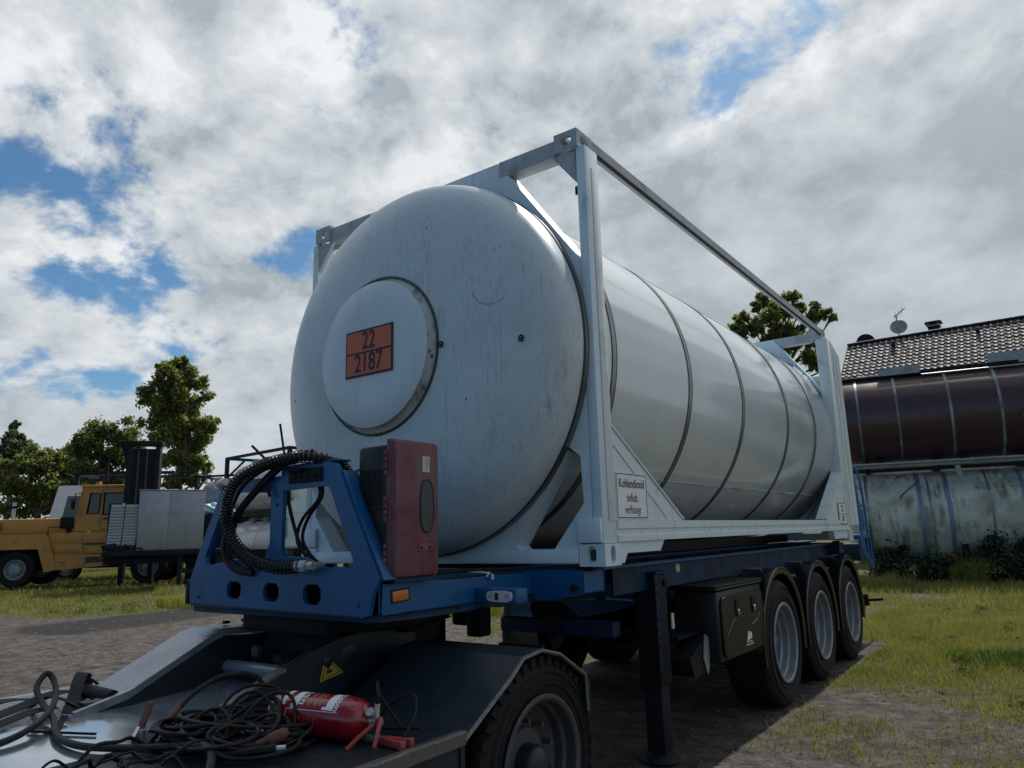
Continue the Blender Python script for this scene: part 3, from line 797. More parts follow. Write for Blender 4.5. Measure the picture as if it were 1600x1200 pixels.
def make_trailer():
    B = 'blue'
    Y0 = -1.2
    # headboard: upright frame of plate with windows
    outer = [(-.66, 1.11), (-.67, 1.24), (-.62, 1.335), (-.405, 1.735), (-.385, 1.752), (.105, 1.752), (.105, 1.790), (.13, 1.800), (.46, 1.806), (.51, 1.795), (.535, 1.765), (.815, 1.262), (.80, 1.24), (.77, 1.20), (.75, 1.11), (.70, 1.095)]
    wl = [(-.535, 1.365), (-.35, 1.70), (.025, 1.682), (.03, 1.43), (.00, 1.365), (-.04, 1.35), (-.30, 1.35), (-.50, 1.318), (-.53, 1.335)]
    wr = [(.125, 1.685), (.45, 1.692), (.475, 1.68), (.645, 1.345), (.635, 1.312), (.43, 1.312), (.345, 1.345), (.29, 1.362), (.15, 1.362), (.122, 1.40)]
    octo = lambda x, z, a, b: [(x - a, z - b * .5), (x - a * .6, z - b), (x + a * .6, z - b), (x + a, z - b * .5), (x + a, z + b * .5), (x + a * .6, z + b), (x - a * .6, z + b), (x - a, z + b * .5)]
    hb = MB().plate(outer, [wl, wr, octo(-.255, 1.197, .060, .043), octo(.055, 1.193, .062, .044), octo(.365, 1.190, .064, .046)], 'y', Y0 - .012, Y0 + .012).build('headboard', B, trl)
    # folded flanges
    m = MB()
    m.beam((.546, Y0 + .045, 1.757), (.826, Y0 + .045, 1.258), .09, .014, (.87, 0, .49)); m.build('flange', B, hb, .003)
    m = MB().beam((-.42, Y0 + .045, 1.735), (-.64, Y0 + .045, 1.33), .09, .012, (-.87, 0, .49)); m.build('flange', B, hb, .003)
    MB().beam((.13, Y0 + .045, 1.806), (.505, Y0 + .045, 1.812), .09, .010, (0, 0, 1)).build('flange', B, hb, .003)
    MB().beam((-.38, Y0 + .045, 1.7575), (.10, Y0 + .045, 1.7575), .09, .010, (0, 0, 1)).build('flange', B, hb, .003)
    for x, z in ((-.58, 1.155), (.68, 1.15), (.075, 1.62)):
        MB().cyl((x, Y0 - .013, z), (x, Y0 - .021, z), .009, .008, 6).build('bolt', 'blue', hb)
    MB().tube([(-.655, Y0 - .012, 1.118), (.0, Y0 - .012, 1.108), (.695, Y0 - .012, 1.101)], .005, 5).build('weld_bead', 'bluedark', hb)
    # brace from headboard back to the deck
    MB().beam((.70, -1.12, 1.40), (.555, -.98, 1.84), .05, .03, (0, 1, 0)).build('brace', B, trl, .004)
    MB().beam((.50, -1.15, 1.30), (.60, -.55, 1.22), .06, .03).build('brace', B, trl, .004)
    # neck
    MB().prism([(-.66, -1.187), (.70, -1.187), (.755, -1.15), (.80, -.95), (.80, .02), (-.80, .02), (-.80, -.95), (-.70, -1.15)], 'z', 1.075, 1.11).build('neck_floor', 'bluedark', trl, .006)
    MB().box(-.34, .34, -1.1, -.95, .985, 1.074).build('coupling_plate', 'dark', trl, .02)
    for s in (-1, 1):
        side = MB().prism([(-1.16, 1.112), (-1.16, 1.235), (-.60, 1.225), (0.0, 1.225), (0.0, 1.112)], 'x', s * .76, s * .785).build('neck_side', B if s > 0 else 'bluedark', trl, .004)
    MB().box(-.755, .755, -1.185, .0, 1.232, 1.242).build('neck_deck', 'bluedark', trl)
    lamp = MB().beam((.7875, -1.105, 1.182), (.7875, -1.005, 1.187), .006, .045).build('side_lamp', 'amber', trl, .002, label='amber side marker lamp near the headboard')
    MB().beam((.7858, -1.115, 1.1815), (.7858, -.995, 1.1875), .002, .058).build('lamp_base', 'dark', lamp)
    # outrigger arms with position lamps
    for s in (-1, 1):
        arm = MB().box(min(s * .80, s * 1.045), max(s * .80, s * 1.045), -.52, -.42, 1.105, 1.178).build('outrigger', B, trl, .006)
        if s > 0: MB().prism([(.50, 1.112), (.80, 1.107), (.80, 1.177), (.50, 1.20)], 'y', -.51, -.44).build('outrigger_root', B, trl, .004)
        lp = MB().plate(oval(s * .945, 1.142, .078, .027, 24, 3.5), [], 'y', -.531, -.521).build('position_lamp', 'lens', arm)
        for dx in (-.05, .05): MB().lathe([(.010, -.534), (.010, -.5305)], (s * .945 + dx, 0, 1.142), 'y', 10).build('lamp_screw', 'dark', arm)
        MB().box(s * .945 - .022, s * .945 - .004, -.534, -.5305, 1.125, 1.159).build('lamp_bulb', 'dark', arm)
    # main frame rails, cross-members
    for s in (-1, 1):
        prof = [(-.05, 1.05), (-.05, 1.235), (7.05, 1.235), (7.05, .98), (1.6, .90), (.85, .90), (.55, 1.05)]
        MB().prism(prof, 'x', s * .50, s * .515).build('frame_web', 'bluedark', trl)
        MB().box(min(s * .43, s * .585), max(s * .43, s * .585), -.05, 7.05, 1.236, 1.252).build('frame_flange', 'bluedark', trl)
        m = MB()
        for a, b_ in zip(prof[3:], prof[4:] + prof[:1]): m.beam((s * .508, a[0], a[1] - .008), (s * .508, b_[0], b_[1] - .008), .15, .014)
        m.build('frame_flange', 'bluedark', trl)
        # outer side member below the container
        MB().box(min(s * .985, s * 1.0), max(s * .985, s * 1.0), .55, 6.35, 1.06, 1.222).build('side_member', 'bluedark' , trl)
        MB().box(min(s * .93, s * 1.03), max(s * .93, s * 1.03), .30, 6.35, 1.2225, 1.234).build('side_member_flange', B, trl)
        for y in (1.35, 1.95, 2.45, 3.1, 3.75, 4.4, 5.1, 5.8):
            MB().prism([(s * .516, 1.06), (s * .984, 1.10), (s * .984, 1.221), (s * .516, 1.221)], 'y', y, y + .012).build('cross_rib', 'bluedark', trl)
    for y in (.06, 1.1, 2.2, 3.5, 4.8, 6.0, 6.95):
        MB().box(-.498, .498, y, y + .08, 1.02, 1.20).build('cross_member', 'bluedark', trl)
    # bolster beams carrying the corner castings, with twist locks
    for y0, y1 in ((-.02, .20), (5.86, 6.08)):
        bo = MB().plate([(-1.13, 1.235), (-1.13, 1.12), (-.9, 1.085), (.9, 1.085), (1.13, 1.12), (1.13, 1.235), (.6, 1.235), (.59, 1.2345), (-.59, 1.2345), (-.6, 1.235)], [], 'y', y0, y1).build('bolster', B if y0 < 1 else 'bluedark', trl, .006)
        for s in (-1, 1):
            m = MB().cyl((s * 1.08, (y0 + y1) / 2, 1.2355), (s * 1.08, (y0 + y1) / 2, 1.262), .05, .035)
            m.build('twist_lock', 'dark', bo)
            MB().cyl((s * 1.08, y0 - .03, 1.15), (s * 1.08, y0 + .02, 1.15), .018).build('lock_handle', 'dark', bo)
    m = MB()
    m.beam((.62, -.02, 1.075), (1.0, .30, 1.068), .16, .012); m.beam((1.0, .30, 1.068), (1.0, .62, 1.03), .16, .012); m.build('splash_plate', 'bluedark', trl)
    # pneumatic couplings beside the neck
    m = MB()
    for dx, r in ((0, .012), (.05, .016), (.10, .012), (.15, .010)): m.cyl((.66 + dx, -.36 - dx * .3, 1.215), (.66 + dx, -.36 - dx * .3, 1.232 + r), r, r * .7, 8)
    m.cyl((.60, -.35, 1.25), (.80, -.42, 1.245), .009); m.build('air_fittings', 'galv', trl)
    m = MB(); m.tube(bez([(.50, -1.05, 1.26), (.56, -.8, 1.245), (.66, -.5, 1.262), (.74, -.1, 1.25)], 24), .009, 6); m.build('air_pipe', 'dark', trl)
    # cross tube and hangings under the neck end
    MB().box(.02, .90, .70, .80, .79, .88).build('leg_crossbar', 'bluedark', trl, .006)
    MB().box(.04, .16, .30, .42, .80, 1.06).build('valve_bracket', 'dark', trl, .015)
    MB().box(-.12, .03, .34, .46, .86, 1.06).build('brake_valve', 'dark', trl, .02)
    MB().cyl((-.15, 1.5, .86), (-.15, 2.3, .86), .13, n=24).build('air_tank', 'dark', trl)
    # landing legs
    for s in (-1, 1):
        lg = MB().box(min(s * .90, s * 1.06), max(s * .90, s * 1.06), 1.02, 1.18, .46, 1.16).build('landing_leg', 'dark', trl, .012)
        MB().box(s * .98 - .062, s * .98 + .062, 1.038, 1.162, .06, .459).build('inner_leg', 'dark', lg, .008)
        MB().lathe([(.001, .075), (.05, .07), (.12, .03), (.13, .012), (.12, .004), (.001, .003)], (s * .98, 1.10, .0), 'z', 20).build('foot', 'dark', lg)
        st = MB().plate(rect(.985, 1.017, .56, 1.16), [oval(1.001, .60 + i * .055, .009, .014, 8) for i in range(10)], 'x', s * 1.062, s * 1.070)
        st.box(min(s * .88, s * 1.075), max(s * .88, s * 1.075), 1.0, 1.2, 1.162, 1.176)
        st.build('leg_bracket', 'bluedark', lg)
        MB().cyl((s * 1.061, 1.14, 1.10), (s * 1.075, 1.14, 1.10), .022).build('gear_cap', 'dark', lg)
        MB().prism([(1.19, 1.22), (1.45, 1.22), (1.19, .95)], 'x', s * .96, s * .975).build('leg_gusset', 'bluedark', lg)
    MB().box(1.072, 1.082, 1.185, 1.215, .80, .90).build('reflector', 'lens', trl)
    MB().lathe([(.001, 1.012), (.03, 1.010), (.033, 1.001)], (0, 1.50, 1.175), 'x', 16).build('round_reflector', 'cream', trl)
    # wheel chock in its holder
    ck = MB().prism([(1.26, .60), (1.56, .72), (1.56, .58), (1.50, .50), (1.32, .48)], 'x', .98, 1.16).build('wheel_chock', 'dark', trl, .01)
    MB().prism([(1.50, .735), (1.58, .70), (1.575, .60), (1.515, .47), (1.455, .58)], 'x', 1.165, 1.172).build('chock_plate', 'galvbeam', ck)
    MB().box(.90, 1.10, 1.22, 1.58, .725, .745).build('chock_rack', 'dark', trl)
    # tool box with moulded lid
    X = 1.25
    tb = MB().box(.93, X, 1.56, 2.52, .535, 1.01).build('tool_box', 'olive', trl, .02, label='black plastic tool box beside the front wheel')
    MB().box(.91, X + .012, 1.545, 2.535, 1.014, 1.036).build('lid', 'olive', tb, .008)
    MB().box(.91, X + .006, 1.535, 2.545, 1.038, 1.050).build('rim', 'olive', tb, .004)
    door = MB().plate(oval(2.05, .765, .445, .213, 40, 9), [], 'x', X + .001, X + .016).build('door', 'olive', tb)
    dl = MB()
    dl.tube([(X + .0165, y, z) for y, z in oval(2.05, .765, .442, .210, 48, 9)], .004, 5, closed=True)
    dl.build('door_edge', 'plastic', tb)
    for y in (1.90, 2.25):
        MB().plate(oval(y, .875, .032, .062, 18, 3), [], 'x', X + .0165, X + .024).build('latch', 'dark', tb)
        MB().box(X + .0245, X + .036, y - .010, y + .010, .825, .865).build('latch_key', 'galv', tb, .003)
    for y0, d in ((1.66, 1), (2.40, -1)):
        MB().tube(bez([(X + .017, y0, .70 if d > 0 else .80), (X + .018, y0 + d * .08, .755), (X + .018, y0 + d * .16, .80 if d > 0 else .735), (X + .017, y0 + d * .22, .80 if d > 0 else .735)], 14), .005, 5).build('moulded_line', 'plastic', tb)
    sm = Matrix.Translation((X + .0175, 2.12, .645)) @ Matrix.Rotation(R(90), 4, 'Z') @ Matrix.Rotation(R(90), 4, 'X')
    e_ = lambda pts: [(2.12 + a_, .640 + b_) for a_, b_ in pts]
    e = MB().plate(e_([(-.055, -.03), (-.02, .05), (.0, .05), (-.005, .03), (.03, .045), (.055, .03), (.06, .0), (.01, -.012), (-.02, -.012), (-.045, -.035)]), [e_(list(reversed([(.0, .01), (.012, .025), (.02, .012)])))], 'x', X + .0165, X + .0175)
    e.box(X + .0165, X + .0175, 2.11, 2.185, .612, .618); e.box(X + .0165, X + .0175, 2.04, 2.20, .594, .600); e.build('emblem', 'whiteplate', tb, flat=True)
    # axles, wheels and mudguards
    YA = (3.02, 4.28, 5.58)
    wp = wheel_proto('wheel', trl, .505, .305, .365, 1, 'rim', 'hubblue')
    wn = wheel_proto('wheel', trl, .505, .305, .365, -1, 'rim', 'hubblue')
    off = Vector((0, 2.5, 0))
    for s, w in ((1, wp), (-1, wn)):
        w.data.transform(Matrix.Translation(off))      # undo the world-to-root shift: wheels are placed by location
        for i, y in enumerate(YA):
            if i == 0: w.location = Vector((s * 1.255, y, .495)) - off
            else: copy_part(w, trl, Vector((s * 1.255, y, .495)) - off)
    for y in YA:
        MB().cyl((-1.0, y, .50), (1.0, y, .50), .075, n=16).build('axle', 'dark', trl)
        for s in (-1, 1):
            MB().cyl((s * .55, y + .25, .50), (s * .55, y + .25, .88), .12, .13, n=16).build('air_spring', 'dark', trl)
            MB().beam((s * .5, y - .5, .80), (s * .5, y + .3, .47), .08, .10).build('trailing_arm', 'dark', trl)
    rng = (R(-8), R(178))
    for s in (-1, 1):
        for y in YA:
            r0, r1 = .572, .586; rings = []
            n = 26
            for i in range(n + 1):
                t = R(-14) + (R(194) - R(-14)) * i / n
                cc, ss = math.cos(t), math.sin(t)
                P = lambda rad, x: (s * x, y + rad * cc, .515 + rad * ss)
                rings.append([P(r0, .86), P(r1, .86), P(r1, 1.235), P(r1 + .012, 1.25), P(r1 + .010, 1.272), P(r1 - .010, 1.278), P(r0 - .032, 1.265), P(r0 - .028, 1.25), P(r0 - .004, 1.23)])
            g = MB().rings(rings, cap0=True, cap1=True).build('mudguard', 'plastic', trl, sharp=50)
            for ta in (100, 128):
                t = R(ta)
                MB().beam((s * .86, y + .592 * math.cos(t), .515 + .592 * math.sin(t)), (s * 1.14, y + .592 * math.cos(t), .515 + .592 * math.sin(t)), .03, .008, (0, math.cos(t), math.sin(t))).build('mudguard_clamp', 'galv', g)
            MB().box(min(s * .60, s * .80), max(s * .60, s * .80), y + .0, y + .04, 1.055, 1.085).build('mudguard_arm', 'dark', g)
    # rear: under-run bar, ladder and folding bracket
    MB().box(-1.15, 1.15, 7.02, 7.12, .42, .56).build('underrun_bar', 'dark', trl, .01)
    MB().cyl((1.15, 7.08, .49), (1.32, 7.08, .505), .02).build('bar_handle', 'dark', trl)
    for s in (-.6, .6): MB().box(s - .04, s + .04, 7.03, 7.10, .561, 1.0).build('bar_hanger', 'dark', trl)
    MB().box(-1.12, 1.12, 7.06, 7.20, .98, 1.20).build('rear_bumper', 'bluedark', trl, .008)
    MB().plate([(7.12, 1.31), (7.78, 1.31), (7.86, .86), (7.74, .84), (7.12, 1.14)], [[(7.38, 1.26), (7.52, 1.26), (7.55, 1.08), (7.48, 1.06)], [(7.58, 1.26), (7.73, 1.26), (7.75, .96), (7.66, 1.00)]], 'x', 1.105, 1.13).build('rear_bracket', B, trl)
    MB().box(.70, 1.104, 7.21, 7.70, 1.25, 1.31).build('rear_platform', B, trl)
    for y in (7.28, 7.66):
        MB().tube(bez([(1.12, y, 1.31), (1.12, y - .02, 1.75), (1.11, y - .10, 2.12), (1.08, y - .16, 2.22), (1.0, y - .18, 2.24), (.9, y - .18, 2.22)], 20), .018, 8).build('ladder_rail', B, trl)
    for z in (1.46, 1.70, 1.94): MB().cyl((1.12, 7.28 - (z - 1.31) * .09, z), (1.12, 7.65 - (z - 1.31) * .09, z), .012, n=8).build('rung', B, trl)
    MB().box(1.095, 1.108, 7.30, 7.60, 1.36, 1.64).build('ladder_guard', B, trl)
    # --- brake hoses at the headboard
    hp = bez([(.36, -1.275, 1.322), (.20, -1.29, 1.318), (.03, -1.30, 1.352), (-.13, -1.30, 1.43), (-.215, -1.30, 1.54), (-.215, -1.30, 1.655), (-.13, -1.30, 1.75), (.02, -1.29, 1.805), (.17, -1.27, 1.83), (.33, -1.24, 1.838), (.45, -1.15, 1.80), (.42, -1.04, 1.74), (.40, -.92, 1.62), (.46, -.80, 1.50)], 190)
    hose = MB().tube(hp, .021, 10).build('brake_hose', 'cable', trl, label='thick black spiral-wrapped hose looping at the headboard')
    coil = []
    turns = 84
    tan = None; prev = None
    npt = turns * 9
    for i in range(npt):
        f = i / (npt - 1) * (len(hp) - 1); a = int(min(f, len(hp) - 2)); u = f - a
        p = hp[a].lerp(hp[a + 1], u); t = (hp[min(a + 2, len(hp) - 1)] - hp[max(a - 1, 0)]).normalized()
        w = t.orthogonal() if prev is None else prev - t * prev.dot(t)
        w.normalize(); prev = w; b_ = t.cross(w); th = 2 * math.pi * i / 9
        coil.append(p + (w * math.cos(th) + b_ * math.sin(th)) * .031)
    MB().tube(coil, .0030, 5).build('hose_spiral', 'plastic', hose)
    m = MB(); m.cyl((.335, -1.276, 1.322), (.40, -1.268, 1.323), .028, n=12); m.cyl((.385, -1.27, 1.323), (.435, -1.262, 1.323), .021, n=6); m.cyl((.435, -1.262, 1.323), (.44, -1.21, 1.323), .018, n=10); m.build('hose_coupling', 'galv', hose)
    m = MB().tube(bez([(-.08, -1.22, 1.285), (-.20, -1.235, 1.30), (-.30, -1.235, 1.36), (-.315, -1.235, 1.45), (-.20, -1.24, 1.59), (-.05, -1.24, 1.70), (.09, -1.235, 1.785), (.20, -1.235, 1.83), (.33, -1.20, 1.86)], 60), .019, 8); m.build('brake_hose', 'cable', trl)
    m = MB().tube(bez([(-.27, -1.225, 1.32), (-.29, -1.23, 1.45), (-.17, -1.232, 1.62), (.0, -1.235, 1.75), (.13, -1.235, 1.81), (.24, -1.21, 1.845)], 40), .014, 7); m.build('brake_hose', 'cable', trl)
    for pts in ([(.33, -1.16, 1.72), (.325, -1.15, 1.64), (.21, -1.15, 1.55), (.165, -1.15, 1.47), (.185, -1.15, 1.41), (.27, -1.14, 1.345), (.36, -1.10, 1.29)],
                [(.36, -1.16, 1.70), (.34, -1.15, 1.64), (.235, -1.14, 1.55), (.195, -1.14, 1.47), (.215, -1.14, 1.41), (.29, -1.13, 1.34), (.38, -1.10, 1.29)],
                [(.06, -1.16, 1.72), (.075, -1.15, 1.66), (.11, -1.15, 1.57), (.17, -1.16, 1.47), (.22, -1.16, 1.39), (.28, -1.14, 1.33)],
                [(.09, -1.17, 1.72), (.10, -1.16, 1.64), (.13, -1.16, 1.56), (.19, -1.17, 1.46), (.25, -1.16, 1.36)],
                [(-.10, -1.225, 1.31), (-.24, -1.24, 1.40), (-.27, -1.25, 1.52), (-.22, -1.25, 1.66), (-.08, -1.25, 1.78), (.10, -1.24, 1.835), (.28, -1.21, 1.85)],
                [(-.02, -1.225, 1.30), (-.15, -1.25, 1.37), (-.25, -1.26, 1.47), (-.255, -1.26, 1.60), (-.16, -1.26, 1.71), (.02, -1.26, 1.79), (.20, -1.24, 1.82)],
                [(.10, -1.23, 1.80), (.02, -1.235, 1.73), (.05, -1.235, 1.66)]):
        MB().tube(bez(pts, 30), .0085, 6).build('cable', 'cable', trl)
    for p0, p1, r in (((.125, -1.2, 1.80), (.062, -1.2, 2.03), .006), ((.02, -1.21, 1.82), (-.155, -1.21, 1.935), .007)):
        MB().cyl(p0, p1, r, n=7).build('hose_support_rod', 'dark', trl)
    m = MB()
    for x in (.22, .27, .32, .38): m.cyl((x, -1.235, 1.755), (x, -1.17, 1.755), .022, .022, 10)
    m.box(.18, .42, -1.226, -1.2125, 1.715, 1.785); m.cyl((.20, -1.245, 1.78), (.30, -1.245, 1.775), .010); m.build('coupling_heads', 'dark', trl, .004)
    m = MB(); m.tube([(-.415 + .03 * math.cos(t), -1.23, 1.752 + .03 * math.sin(t)) for t in [i * math.pi / 8 for i in range(16)]], .010, 6, closed=True); m.cyl((-.40, -1.235, 1.75), (-.34, -1.235, 1.757), .022, n=10); m.build('coupling_head', 'galv', trl)
    # --- red extinguisher box behind the headboard
    x0, x1, y0, y1, z0, z1 = .715, .845, -1.140, -.855, 1.262, 1.885
    bx = MB().box(x0 - .13, x0 + .07, y0, y1, z0 + .01, z1 - .02).build('fire_box', 'boxblack', trl, .02, label='faded red plastic fire extinguisher box with dark oval window')
    lid = MB().box(x0 + .072, x1, y0 - .006, y1 + .006, z0, z1).build('box_lid', 'red', bx, .024)
    MB().box(x0 + .072, x0 + .10, y0 - .012, y1 + .012, z0 - .004, z1 + .004).build('lid_lip', 'red', bx, .008)
    MB().plate(oval((y0 + y1) / 2 + .055, z0 + .32, .043, .120, 28, 2.7), [], 'x', x1 - .004, x1 + .003).build('inspection_window', 'window', bx)
    MB().tube([(x1 + .0015, yy, zz) for yy, zz in oval((y0 + y1) / 2 + .055, z0 + .32, .044, .121, 40, 2.7)], .004, 6, closed=True).build('window_gasket', 'boxblack', bx)
    st = MB().box(x1 + .0005, x1 + .003, -.975, -.925, z1 - .145, z1 - .070).build('sticker', 'cream', bx)
    e = MB().tube(bez([(x1 + .004, -.957, z1 - .10), (x1 + .004, -.945, z1 - .085), (x1 + .004, -.937, z1 - .10), (x1 + .004, -.946, z1 - .118), (x1 + .004, -.956, z1 - .128)], 16), .0016, 4); e.build('sticker_mark', 'galvbeam', bx)
    MB().box(x1 + .0005, x1 + .004, -1.000, -.905, z0 + .112, z0 + .150).build('latch_recess', 'red', bx, .002)
    for yy in (-.982, -.925): MB().lathe([(.001, x1 + .008), (.007, x1 + .006), (.008, x1 + .003)], (0, yy, z0 + .131), 'x', 8).build('latch_screw', 'dark', bx)
    for zz in (z0 + .03, z0 + .24, z0 + .45):
        h = MB()
        for j in range(4): h.cyl((x0 + .074, y0 - .016, zz + .012 + j * .030), (x0 + .074, y0 - .016, zz + .034 + j * .030), .009, n=8)
        h.build('hinge', 'red', bx)
    for zz in (z0 + .13, z0 + .31, z0 + .49): MB().box(x0 - .133, x0 + .066, y0 - .005, y0 - .0005, zz, zz + .010).build('box_rib', 'boxblack', bx)
    rb = MB()
    for j in range(9): rb.box(x0 - .09 + j * .015, x0 - .084 + j * .015, y0 - .004, y0 - .0004, z0 + .325, z0 + .485)
    rb.build('box_ribs', 'boxblack', bx)
    MB().box(x0 - .125, x1 - .02, y0 + .01, y1 - .01, 1.2425, 1.2615).build('box_stand', 'bluedark', bx)


make_trailer()

# ================================================================== the tractor under the trailer nose
trk = thing('terminal_tractor', 'dark grey-green tractor rear with sloping coupling arms under the trailer nose', 'tractor', (0, -1.2, 0))
ZD = .69


def make_tractor():
    T = 'truck'
    # deck sheets
    MB().box(.352, 1.222, -4.4, -1.20, .664, ZD).build('deck_plate', T, trk)
    MB().box(-1.25, -.47, -4.4, -1.16, .664, ZD).build('checker_plate', 'checker', trk)
    MB().prism([(-4.4, .655), (-1.60, .655), (-1.04, .715), (-1.04, .735), (-1.60, .695), (-4.4, .695)], 'x', -.455, .296).build('centre_plate', 'wetplate', trk, sharp=1.5)
    ed = MB()
    n = 46
    rr = random.Random(3); rings = []
    for i in range(n + 1):
        y = -3.6 + (3.6 - 1.165) * i / n; j = rr.uniform(-.004, .004)
        rings.append([(1.224, y, .655), (1.256 + j, y, .648), (1.262 + j, y, ZD + .004 + j), (1.250, y, ZD + .010 + j), (1.218, y, ZD + .006)])
    ed.rings(rings, cap0=True, cap1=True).build('deck_edge', 'edge', trk, sharp=20)
    MB().box(1.20, 1.235, -4.4, -1.17, .44, .645).build('side_skirt', T, trk)
    MB().box(.30, .42, -4.4, .21, .42, .655).build('frame_rail', 'dark', trk)
    MB().box(-.42, -.30, -4.4, .21, .42, .65).build('frame_rail', 'dark', trk)
    MB().box(-.95, .95, .22, .32, .45, .62).build('rear_crossmember', 'dark', trk, .01)
    # left arm: wide bent ramp plate with web
    top = [(-1.66, .752), (-1.62, .757), (-1.20, .962), (-1.12, .985), (-.72, .972), (-.45, .935)]
    m = MB()
    rings = []
    for (y, z) in top:
        w = .30 if y > -1.63 else .20
        rings.append([(-.47, y, z), (-.47 - w, y, z - .004), (-.47 - w, y, z - .022), (-.47, y, z - .018)])
    m.rings(rings, cap0=True, cap1=True).build('ramp_plate', 'trucklight', trk, sharp=8)
    rings = []
    for (y, z) in [(-1.86, .705)] + top[1:]:
        rings.append([(-.435, y, z + .006), (-.468, y, z + .006), (-.468, y, z - .03), (-.435, y, z - .03)])
    MB().rings(rings, cap0=True, cap1=True).build('ramp_rim', 'trucklight', trk, sharp=8)
    MB().prism([(-1.84, .698), (-1.62, .73), (-1.20, .930), (-1.12, .952), (-.45, .90), (-.45, .70), (-1.0, .66), (-1.84, .66)], 'x', -.466, -.442).build('arm_web', T, trk)
    MB().cyl((-.50, -1.665, .735), (-.79, -1.655, .735), .032, n=14).build('roller', 'dark', trk)
    MB().box(-.56, -.48, -1.80, -1.70, .692, .735).build('roller_block', T, trk, .006)
    # right arm: thick web plate, light rubbed flange on the lower part
    prof = [(-1.78, .70), (-1.36, .856), (-1.20, .918), (-1.06, .956), (-.90, .975), (-.76, .985), (-.58, .975), (-.50, .93), (-.50, .87), (-.58, .80), (-.70, .72), (-1.0, .68), (-1.78, .665)]
    MB().prism(prof, 'x', .300, .345).build('arm_web', T, trk, .006)
    rings = []
    for (y, z) in ((-1.95, .700), (-1.78, .712), (-1.36, .866), (-1.33, .874)):
        rings.append([(.298, y, z + .006), (.352, y, z + .006), (.352, y, z - .008), (.298, y, z - .008)])
    MB().rings(rings, cap0=True, cap1=True).build('arm_flange', 'edge', trk)
    for y, z, r in ((-.955, .885, .055), (-1.09, .875, .028)):
        MB().lathe([(.001, .352), (r * .8, .352), (r, .348), (r, .340)], (0, y, z), 'x', 24).build('pivot_boss', T, trk)
    tri = MB().prism([(-1.135, .788), (-.995, .812), (-1.105, .905)], 'x', .3452, .3472).build('warning_triangle', 'warnyellow', trk, label='yellow triangular warning sticker on the coupling arm')
    c = Vector((-1.078, .835)); inn = [(c + (Vector(p) - c) * .80) for p in ((-1.135, .788), (-.995, .812), (-1.105, .905))]; inn2 = [(c + (Vector(p) - c) * .70) for p in ((-1.135, .788), (-.995, .812), (-1.105, .905))]
    b = MB().plate([tuple(p) for p in inn], [[tuple(p) for p in reversed(inn2)]], 'x', .3474, .3482)
    b.prism([(-1.10, .818), (-1.06, .825), (-1.068, .838), (-1.085, .838), (-1.078, .858), (-1.095, .842)], 'x', .3474, .3482); b.build('warning_sign', 'black', tri)
    # hydraulics and levers between the arms
    MB().cyl((-.44, -1.10, .795), (.06, -1.12, .805), .034, n=16).build('cross_tube', 'trucklight', trk)
    MB().cyl((.055, -1.12, .805), (.29, -1.125, .81), .041, n=16).build('tube_sleeve', 'rust', trk)
    MB().cyl((.12, -1.13, .845), (.298, -1.20, .85), .008, n=8).build('release_rod', 'dark', trk)
    for x in (-.26, -.02, .17):
        MB().prism([(-1.10, .80), (-1.03, .87), (-.80, .965), (-.55, .965), (-.55, .80), (-1.0, .74)], 'x', x, x + .028).build('lift_link', T, trk, .004)
    for x in (-.13, .10):
        MB().cyl((x, -1.02, .82), (x, -.62, .90), .045, n=16).build('lift_cylinder', 'rust', trk)
    MB().cyl((-.36, -1.0, .86), (-.36, -.97, .86), .03, n=12).build('valve_block', 'galv', trk)
    MB().tube(bez([(-.55, -.86, 1.005), (-.53, -.87, .985), (-.49, -.90, .97), (-.42, -.86, .965), (-.34, -.82, .94)], 20), .008, 6).build('lube_hose', 'cable', trk)
    for y in (-.98, -.86): MB().box(-.70, -.67, y, y + .03, .985, 1.0).build('ramp_bolt', 'dark', trk)
    # coupling plate
    MB().prism([(-.30, -1.02), (.30, -1.02), (.46, -.88), (.48, -.55), (.38, -.25), (.16, -.15), (.05, -.42), (-.05, -.42), (-.16, -.15), (-.38, -.25), (-.48, -.55), (-.46, -.88)], 'z', .992, 1.045).build('coupling_plate', 'dark', trk, .01)
    MB().prism([(-1.0, .88), (-.95, .99), (-.2, .99), (-.3, .86), (-.55, .80)], 'x', -.28, .28).build('coupling_saddle', 'dark', trk, .01)
    MB().box(.30, .42, -.62, -.50, .95, 1.04).build('coupling_lock', 'dark', trk, .03)
    # wheel arches and wheels
    prof = [(-1.172, .672), (-.86, .848), (-.765, .915), (-.62, .93), (-.47, .893), (-.245, .765), (-.235, .60)]
    for s in (-1, 1):
        rings = []
        for (y, z) in prof:
            rings.append([(s * .50, y, z), (s * 1.245, y, z), (s * 1.252, y, z - .004), (s * 1.252, y, z - .020), (s * 1.238, y, z - .022), (s * 1.235, y, z - .010), (s * .50, y, z - .010)])
        g = MB().rings(rings, cap0=True, cap1=True).build('wheel_arch', T, trk, sharp=10)
        lip = MB(); lp = [(s * 1.2535, y, z - .008) for y, z in prof]
        lip.tube(lp, .0085, 6).build('arch_lip', 'edge', g)
        MB().box(min(s * 1.235, s * 1.243), max(s * 1.235, s * 1.243), -1.185, -1.160, .40, .668).build('arch_leg', T, g)
        MB().prism([(-1.165, .66), (-.86, .835), (-.62, .915), (-.245, .75), (-.245, .45), (-1.165, .45)], 'x', s * .52, s * .53).build('arch_inner', 'dark', g)
    for s in (1, -1):
        w = wheel_proto('wheel', trk, .455, .285, .30, s, 'rimdark', 'truck', lugs=42, dish=.13, hubz=.06)
        w.data.transform(Matrix.Translation((0, -1.2, 0)))
        w.location = Vector((s * 1.225, -.60, .425)) - Vector((0, -1.2, 0))
